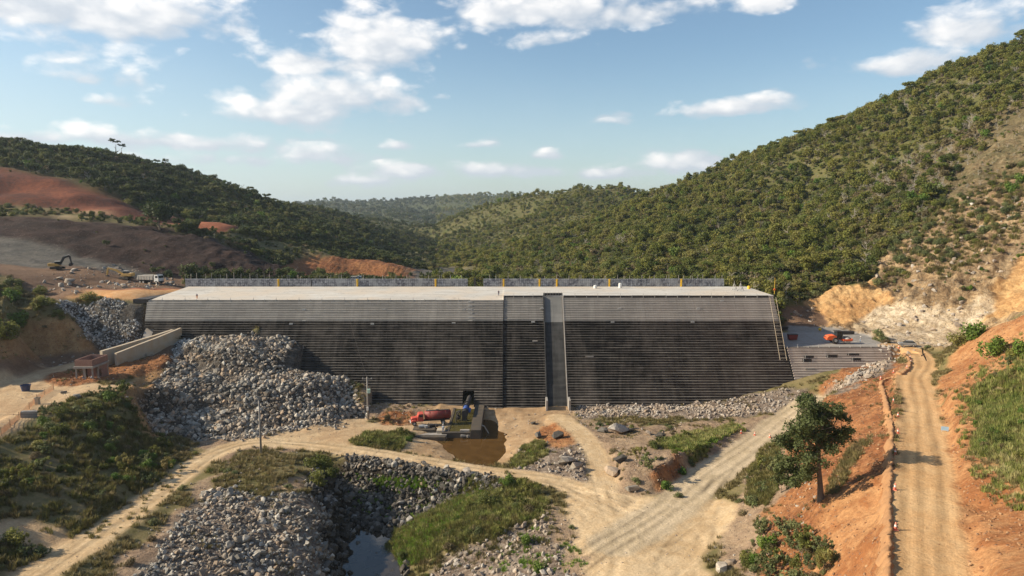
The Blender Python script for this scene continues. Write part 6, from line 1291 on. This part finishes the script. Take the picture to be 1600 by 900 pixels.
LIME = [grass_proto(i, leaf_mat('lime_grass', [(0,(.13,.22,.03)),(.6,(.20,.30,.045)),(1,(.26,.32,.08))]), 46, .6) for i in (7, 8)]
px_scatter('lime_grass', LIME, [(612,850),(640,818),(705,786),(760,765),(730,800),(690,830),(660,880),(625,885)], 2600, .7, 1.3, 'bright lime grass on the creek side of the mound')
px_scatter('lime_grass', LIME, [(812,720),(835,690),(850,690),(840,710),(815,735)], 500, .5, 1.0, 'bright lime grass beside the earth ramp')
px_scatter('lime_grass', LIME, [(1050,700),(1110,682),(1150,662),(1158,670),(1110,695),(1060,708)], 900, .6, 1.2, 'bright grass strip below the gravel road')
px_scatter('lime_grass', LIME, [(575,755),(640,752),(670,762),(620,768)], 500, .6, 1.1, 'bright grass among the causeway rocks')
px_scatter('thicket', [SHR[4], SHR[2], SHR[5], SHR[0], SHR[6]], [(1160,900),(1170,850),(1190,818),(1230,815),(1262,838),(1300,870),(1310,910)], 60, .4, 1.05, 'tangled grey green thicket on the lower orange slope')
px_scatter('dry_grass', GD + GG, [(1490,620),(1520,570),(1600,520),(1600,800),(1550,790),(1500,710)], 700, .4, 1.1, 'thinning tufts round the long grass right of the haul road')
px_scatter('dry_grass', GD + GO, [(590,860),(630,805),(700,775),(800,735),(870,790),(860,850),(760,880),(660,900)], 900, .4, 1.1, 'thinning tufts round the creek mound')
px_scatter('dry_grass', GD + GO, [(150,640),(240,640),(300,700),(280,760),(200,830),(130,850),(60,830)], 500, .4, 1.0, 'thinning tufts at the foot of the left bank')
px_scatter('lime_grass', LIME, [(530,745),(640,745),(760,765),(700,790),(620,820),(560,810)], 420, .5, 1.0, 'weeds among the creek stones')
px_scatter('lime_grass', LIME, [(820,820),(900,850),(930,895),(760,895)], 160, .5, 1.0, 'weeds on the lower rubble')
px_scatter('undergrowth', [SHR[5], SHR[6], SHR[1]], [(1375,440),(1400,385),(1450,345),(1520,300),(1600,250),(1600,345),(1530,385),(1470,420),(1430,400),(1400,450)], 420, .7, 1.9, 'dry bushes clinging to the upper rock face')
px_scatter('dry_grass', GO + GD, [(1375,440),(1400,385),(1450,345),(1520,300),(1600,250),(1600,370),(1530,410),(1470,440),(1430,420),(1400,460)], 1500, .8, 2.2, 'dry grass clinging to the upper rock face')
px_scatter('undergrowth', [SHR[5], SHR[3]], [(1480,440),(1560,380),(1600,350),(1600,400),(1540,450),(1490,480)], 40, .4, 1.0, 'sparse bushes on the lower rock face')
px_scatter('dry_grass', GD, [(1300,745),(1330,700),(1360,680),(1365,690),(1340,720),(1310,770),(1290,775)], 700, .7, 1.3, 'dry grass strip beside the big tree')
px_scatter('dry_grass', GO, [(1170,740),(1190,700),(1215,690),(1225,740),(1200,790),(1165,790)], 800, .6, 1.3, 'olive grass left of the big tree')
px_scatter('undergrowth', [SHR[3], SHR[0], SHR[6], SHR[1]], [(1510,640),(1530,600),(1600,565),(1600,740),(1560,745),(1530,700)], 60, .3, .85, 'low shrubs among the long grass right of the haul road')
# ------------------------------------------------------------------ rocks
solo_rocks = 0
def rocks(name, protos, cname, per, s0, s1, lab, pw=2.2, thr=-9, nsolo=0, slab='', grp=None, sink=.12, sclf=None, **k):
    global solo_rocks
    x, y, z = field(cname, per, **k); m = fbm(x / 4, y / 4, 3, 191) > thr; x, y, z = x[m], y[m], z[m]; n = len(x); s_ = s0 + (s1 - s0) * rng.random(n) ** pw
    if sclf is not None: s_ = s_ * sclf(x, y)
    s3 = s_[:, None] * rng.uniform(.75, 1.3, (n, 3)); ro = rng.uniform(-3.14, 3.14, (n, 3)); ro[:, :2] *= .35; P_ = np.stack([x, y, z + s_ * sink + rng.uniform(-.1, .15, n) * s_], -1); idx = rng.integers(0, len(protos), n)
    u, v = to_px(x, y, z); app = s_ / y * ((u > 0) & (u < 1600) & (v < 900)); order = np.argsort(-app)[:nsolo]; bx = (u[order].min(), v[order].min(), u[order].max() + 1, v[order].max() + 1) if nsolo else None; solo = np.zeros(n, bool); solo[order] = True
    for i in order:
        o = protos[idx[i]][0].copy(); link(o); o.location = P_[i]; o.scale = s3[i]; o.rotation_euler = ro[i]; o.name = 'boulder'; wh = place_rock(u[i], v[i], bx); big_ = 'large ' if s_[i] > s0 + (s1 - s0) * .8 else ''; tag(o, big_ + slab + ', ' + wh, 'boulder', grp + ', ' + big_ + wh)
    m = ~solo; print(name, m.sum(), nsolo); scatter(name, protos, P_[m], idx[m], s3[m], ro[m], lab)
rocks('rockfill', RG, ('riprap',), 6.5, .18, 1.55, 'grey blasted rockfill heaped against the dam', 3.9, thr=-.5, nsolo=90, slab='grey angular boulder in the heap against the dam', grp='boulders of the rock heap against the dam', x0=-110, x1=-25, y0=125, y1=192, mask=lambda x, y: x > -92 + np.maximum(0, y - 172) * .35)
RP = [rock_proto(60 + i, rock_mat('pale_granite', [(0,(.24,.23,.22)),(.5,(.42,.41,.39)),(1,(.62,.60,.57))], .15), .8) for i in range(5)]
rocks('riprap', RP, ('riprap',), 8.0, .25, .9, 'small grey riprap on the embankment left of the dam', 2.0, x0=-150, x1=-85, y0=160, y1=200, mask=lambda x, y: x <= -92 + np.maximum(0, y - 172) * .35)
lb = lambda x, y: x < -18
rocks('rubble_slope', RG, ('rubble',), 9.0, .10, .9, 'grey rubble slope in the lower left', 3.4, nsolo=0, x0=-75, x1=-18, y0=66, y1=125, mask=lb, thr=-.55)
rocks('rubble_slope', RG, ('rubble',), .6, .5, 1.7, 'larger grey blocks along the creek side of the rubble slope', 1.8, nsolo=90, slab='grey block in the lower left rubble', grp='blocks of the lower left rubble slope', x0=-50, x1=-20, y0=66, y1=112, mask=lambda x, y: (x > -42 + (y - 85) * -.1) & (x < -20))
rocks('creek_stones', RDK, ('creek',), 2.6, .4, 1.7, 'dark wet stones filling the creek bed', 2.0, nsolo=40, slab='dark wet stone in the creek bed', grp='stones of the creek bed', x0=-48, x1=15, y0=72, y1=130, mask=lambda x, y: (hgt(x, y) > -5.45) | (rng.random(len(x)) < .12))
rocks('causeway_stones', RG, ('rubble',), 1.6, .5, 1.5, 'grey rocks lining the creek side of the causeway', 1.6, nsolo=40, slab='grey rock on the creek side of the causeway', grp='rocks along the causeway edge', x0=-34, x1=0, y0=108, y1=127)
rocks('loose_stones', RT, ('rubble',), 1.9, .2, 1.1, 'dusty loose stones on the right rubble', 2.8, nsolo=25, slab='dusty stone on the rubble beside the yard', grp='stones on the rubble between yard and dam', x0=-20, x1=75, y0=60, y1=184, mask=lambda x, y: x > -18, thr=-.3)
rocks('loose_stones', RT, ('dust', 'bank', 'orange', 'scrub', 'mud'), .55, .12, .55, 'small stones scattered over the bare earth', 3.0, x0=-120, x1=110, y0=60, y1=190, thr=-.15, mask=lambda x, y: x < 48)
rocks('loose_stones', RT, ('cliff', 'white', 'cliffhi', 'grey', 'brown'), .16, .4, 2.2, 'fallen stones on the cut slopes', 3.0, x0=-150, x1=190, y0=170, y1=300, thr=-.1, sink=.0)
RO = [rock_proto(50 + i, rock_mat('earth_clod', [(0,(.22,.10,.045)),(.5,(.36,.18,.08)),(1,(.48,.29,.15))], .1), .8) for i in range(3)]
rocks('earth_clods', RO, ('orange', 'orange2', 'bank', 'redtop'), 3.0, .06, .42, 'clods of loose orange earth on the slopes', 3.2, x0=-130, x1=120, y0=56, y1=190, thr=-.25)
rocks('earth_clods', RO, ('haul',), .5, .05, .16, 'small clods on the haul road', 2.5, x0=35, x1=125, y0=56, y1=190)
rocks('loose_stones', RT, ('road', 'greyroad', 'sand'), .45, .05, .26, 'gravel scattered over the yard and dirt road', 3.0, x0=-110, x1=70, y0=60, y1=185)
BIG = [(965,677,4.6,RT,'very large pale grey boulder at the foot of the rubble above the yard'),(942,676,2.4,RDK,'dark boulder touching the very large pale one'),(985,676,2.3,RDK,'dark angular boulder right of the very large pale one'),(841,684,2.6,RDK,'left dark boulder beside the earth ramp'),(872,684,2.9,RDK,'right dark boulder beside the earth ramp'),(1012,680,2.0,RT,'dusty boulder in the row right of the big pale boulder'),(1032,684,2.2,RDK,'dark boulder in the row right of the big pale boulder'),
 (833,663,1.6,RDK,'small dark boulder on the sand near the dam'),(987,768,2.6,RG,'flat grey boulder at the yard edge'),(885,725,3.4,RG,'large grey boulder on the left of the earth ramp'),(898,732,2.6,RG,'grey boulder at the lower left of the earth ramp'),(955,742,3.4,RT,'large smooth dusty boulder right of the earth ramp'),(970,722,2.6,RDK,'dark slab of rock above the smooth dusty boulder'),(120,623,1.9,RG,'pale grey boulder in front of the brick building'),(99,615,1.5,RG,'grey boulder left of the pale one in front of the brick building'),
 (1128,893,2.2,RG,'grey boulder at the lower right yard edge'),(1140,882,1.6,RT,'dusty boulder behind the lower right yard boulder'),(730,740,2.2,RT,'brownish boulder at the dark edge of the creek bed'),(108,443,3.0,RT,'long pale block lying below the first excavator'),(94,437,2.0,RT,'small pale block beside the long one below the excavator')]
for (u, v, s_, pr, lab) in BIG:
    p = hit(u, v)
    if p is None: continue
    o = pr[int(u) % len(pr)][0].copy(); link(o); o.name = 'boulder'; o.location = (p[0], p[1], p[2] + s_ * .22); o.scale = (s_ * 1.15, s_ * .9, s_ * .8); o.rotation_euler = (.1, -.1, u * .7); tag(o, lab, 'boulder')
# rubble collar between the side wing and the haul road, and along the dam toe
def line_rocks(name, pxl, n, w_, s0, s1, protos, lab):
    pl = [np.array(hit(*q)) for q in pxl]; P_ = []
    for i in range(n): k = rng.integers(0, len(pl) - 1); a = pl[k] + (pl[k + 1] - pl[k]) * rng.random(); P_.append(a[:2] + rng.normal(size=2) * w_)
    P_ = np.array(P_); z = hgt(P_[:, 0], P_[:, 1]); s_ = s0 + (s1 - s0) * rng.random(n) ** 2.2; scatter(name, protos, np.stack([P_[:, 0], P_[:, 1], z + s_ * .2], -1), rng.integers(0, len(protos), n), s_[:, None] * rng.uniform(.7, 1.3, (n, 3)), rng.uniform(-3, 3, (n, 3)) * np.array([.3, .3, 1]), lab)
line_rocks('rock_collar', [(1310,600),(1340,592),(1365,575),(1385,560),(1392,550)], 420, 1.9, .4, 1.5, RT, 'pale broken rock where the side wing meets the haul road')
line_rocks('causeway_stones', [(535,735),(600,738),(660,743),(720,748),(775,755),(740,762),(660,755),(600,750),(545,745),(560,760),(640,768),(720,768)], 1300, 1.2, .35, 1.3, RG[:2] + RDK + RDK, 'rocks covering the creek side of the causeway')
line_rocks('rockfill', [(455,520),(475,530),(488,548),(500,565),(515,585),(530,600),(545,620)], 700, 1.6, .3, 1.4, RG, 'boulders on the flank of the rock heap beside the dam face')
line_rocks('toe_rubble', [(915,648),(980,643),(1050,640),(1120,639),(1180,641)], 1200, 1.3, .25, 1.0, RT, 'broken rubble along the toe of the dam')
line_rocks('roadside_stones', [(310,690),(380,686),(460,672),(530,665)], 260, 1.0, .3, 1.0, RG, 'stones at the foot of the rock heap')
line_rocks('block_heap', [(325,772),(345,775),(362,778)], 60, 1.3, .6, 1.6, RG, 'heap of pale blocks beside the dirt road')
line_rocks('block_heap', [(222,446),(232,450)], 20, 1.6, .5, 1.3, RT, 'small heap of stones below the tipper truck')
# ------------------------------------------------------------------ air
def haze():
    zmax = float(HG.max()) + 25; x0, x1, y0, y1, z0, z1 = -9300, 9300, -3800, 9800, float(HG.min()) - 1.0, zmax
    mb = MB().box(((x0 + x1) / 2, (y0 + y1) / 2, (z0 + z1) / 2), (x1 - x0, y1 - y0, z1 - z0)); m = bpy.data.materials.new('air'); m.use_nodes = True; t = NT(m.node_tree); t.n.clear()
    o = t.new('ShaderNodeOutputMaterial'); v = t.new('ShaderNodeVolumePrincipled'); v.inputs['Color'].default_value = (.70,.82,.96,1); v.inputs['Density'].default_value = .00008; v.inputs['Anisotropy'].default_value = .25; t.link(v.outputs[0], o.inputs['Volume'])
    ob = mb.build('haze', m); ob['kind'] = 'stuff'; ob['label'] = 'pale bluish haze over the valley'
haze()
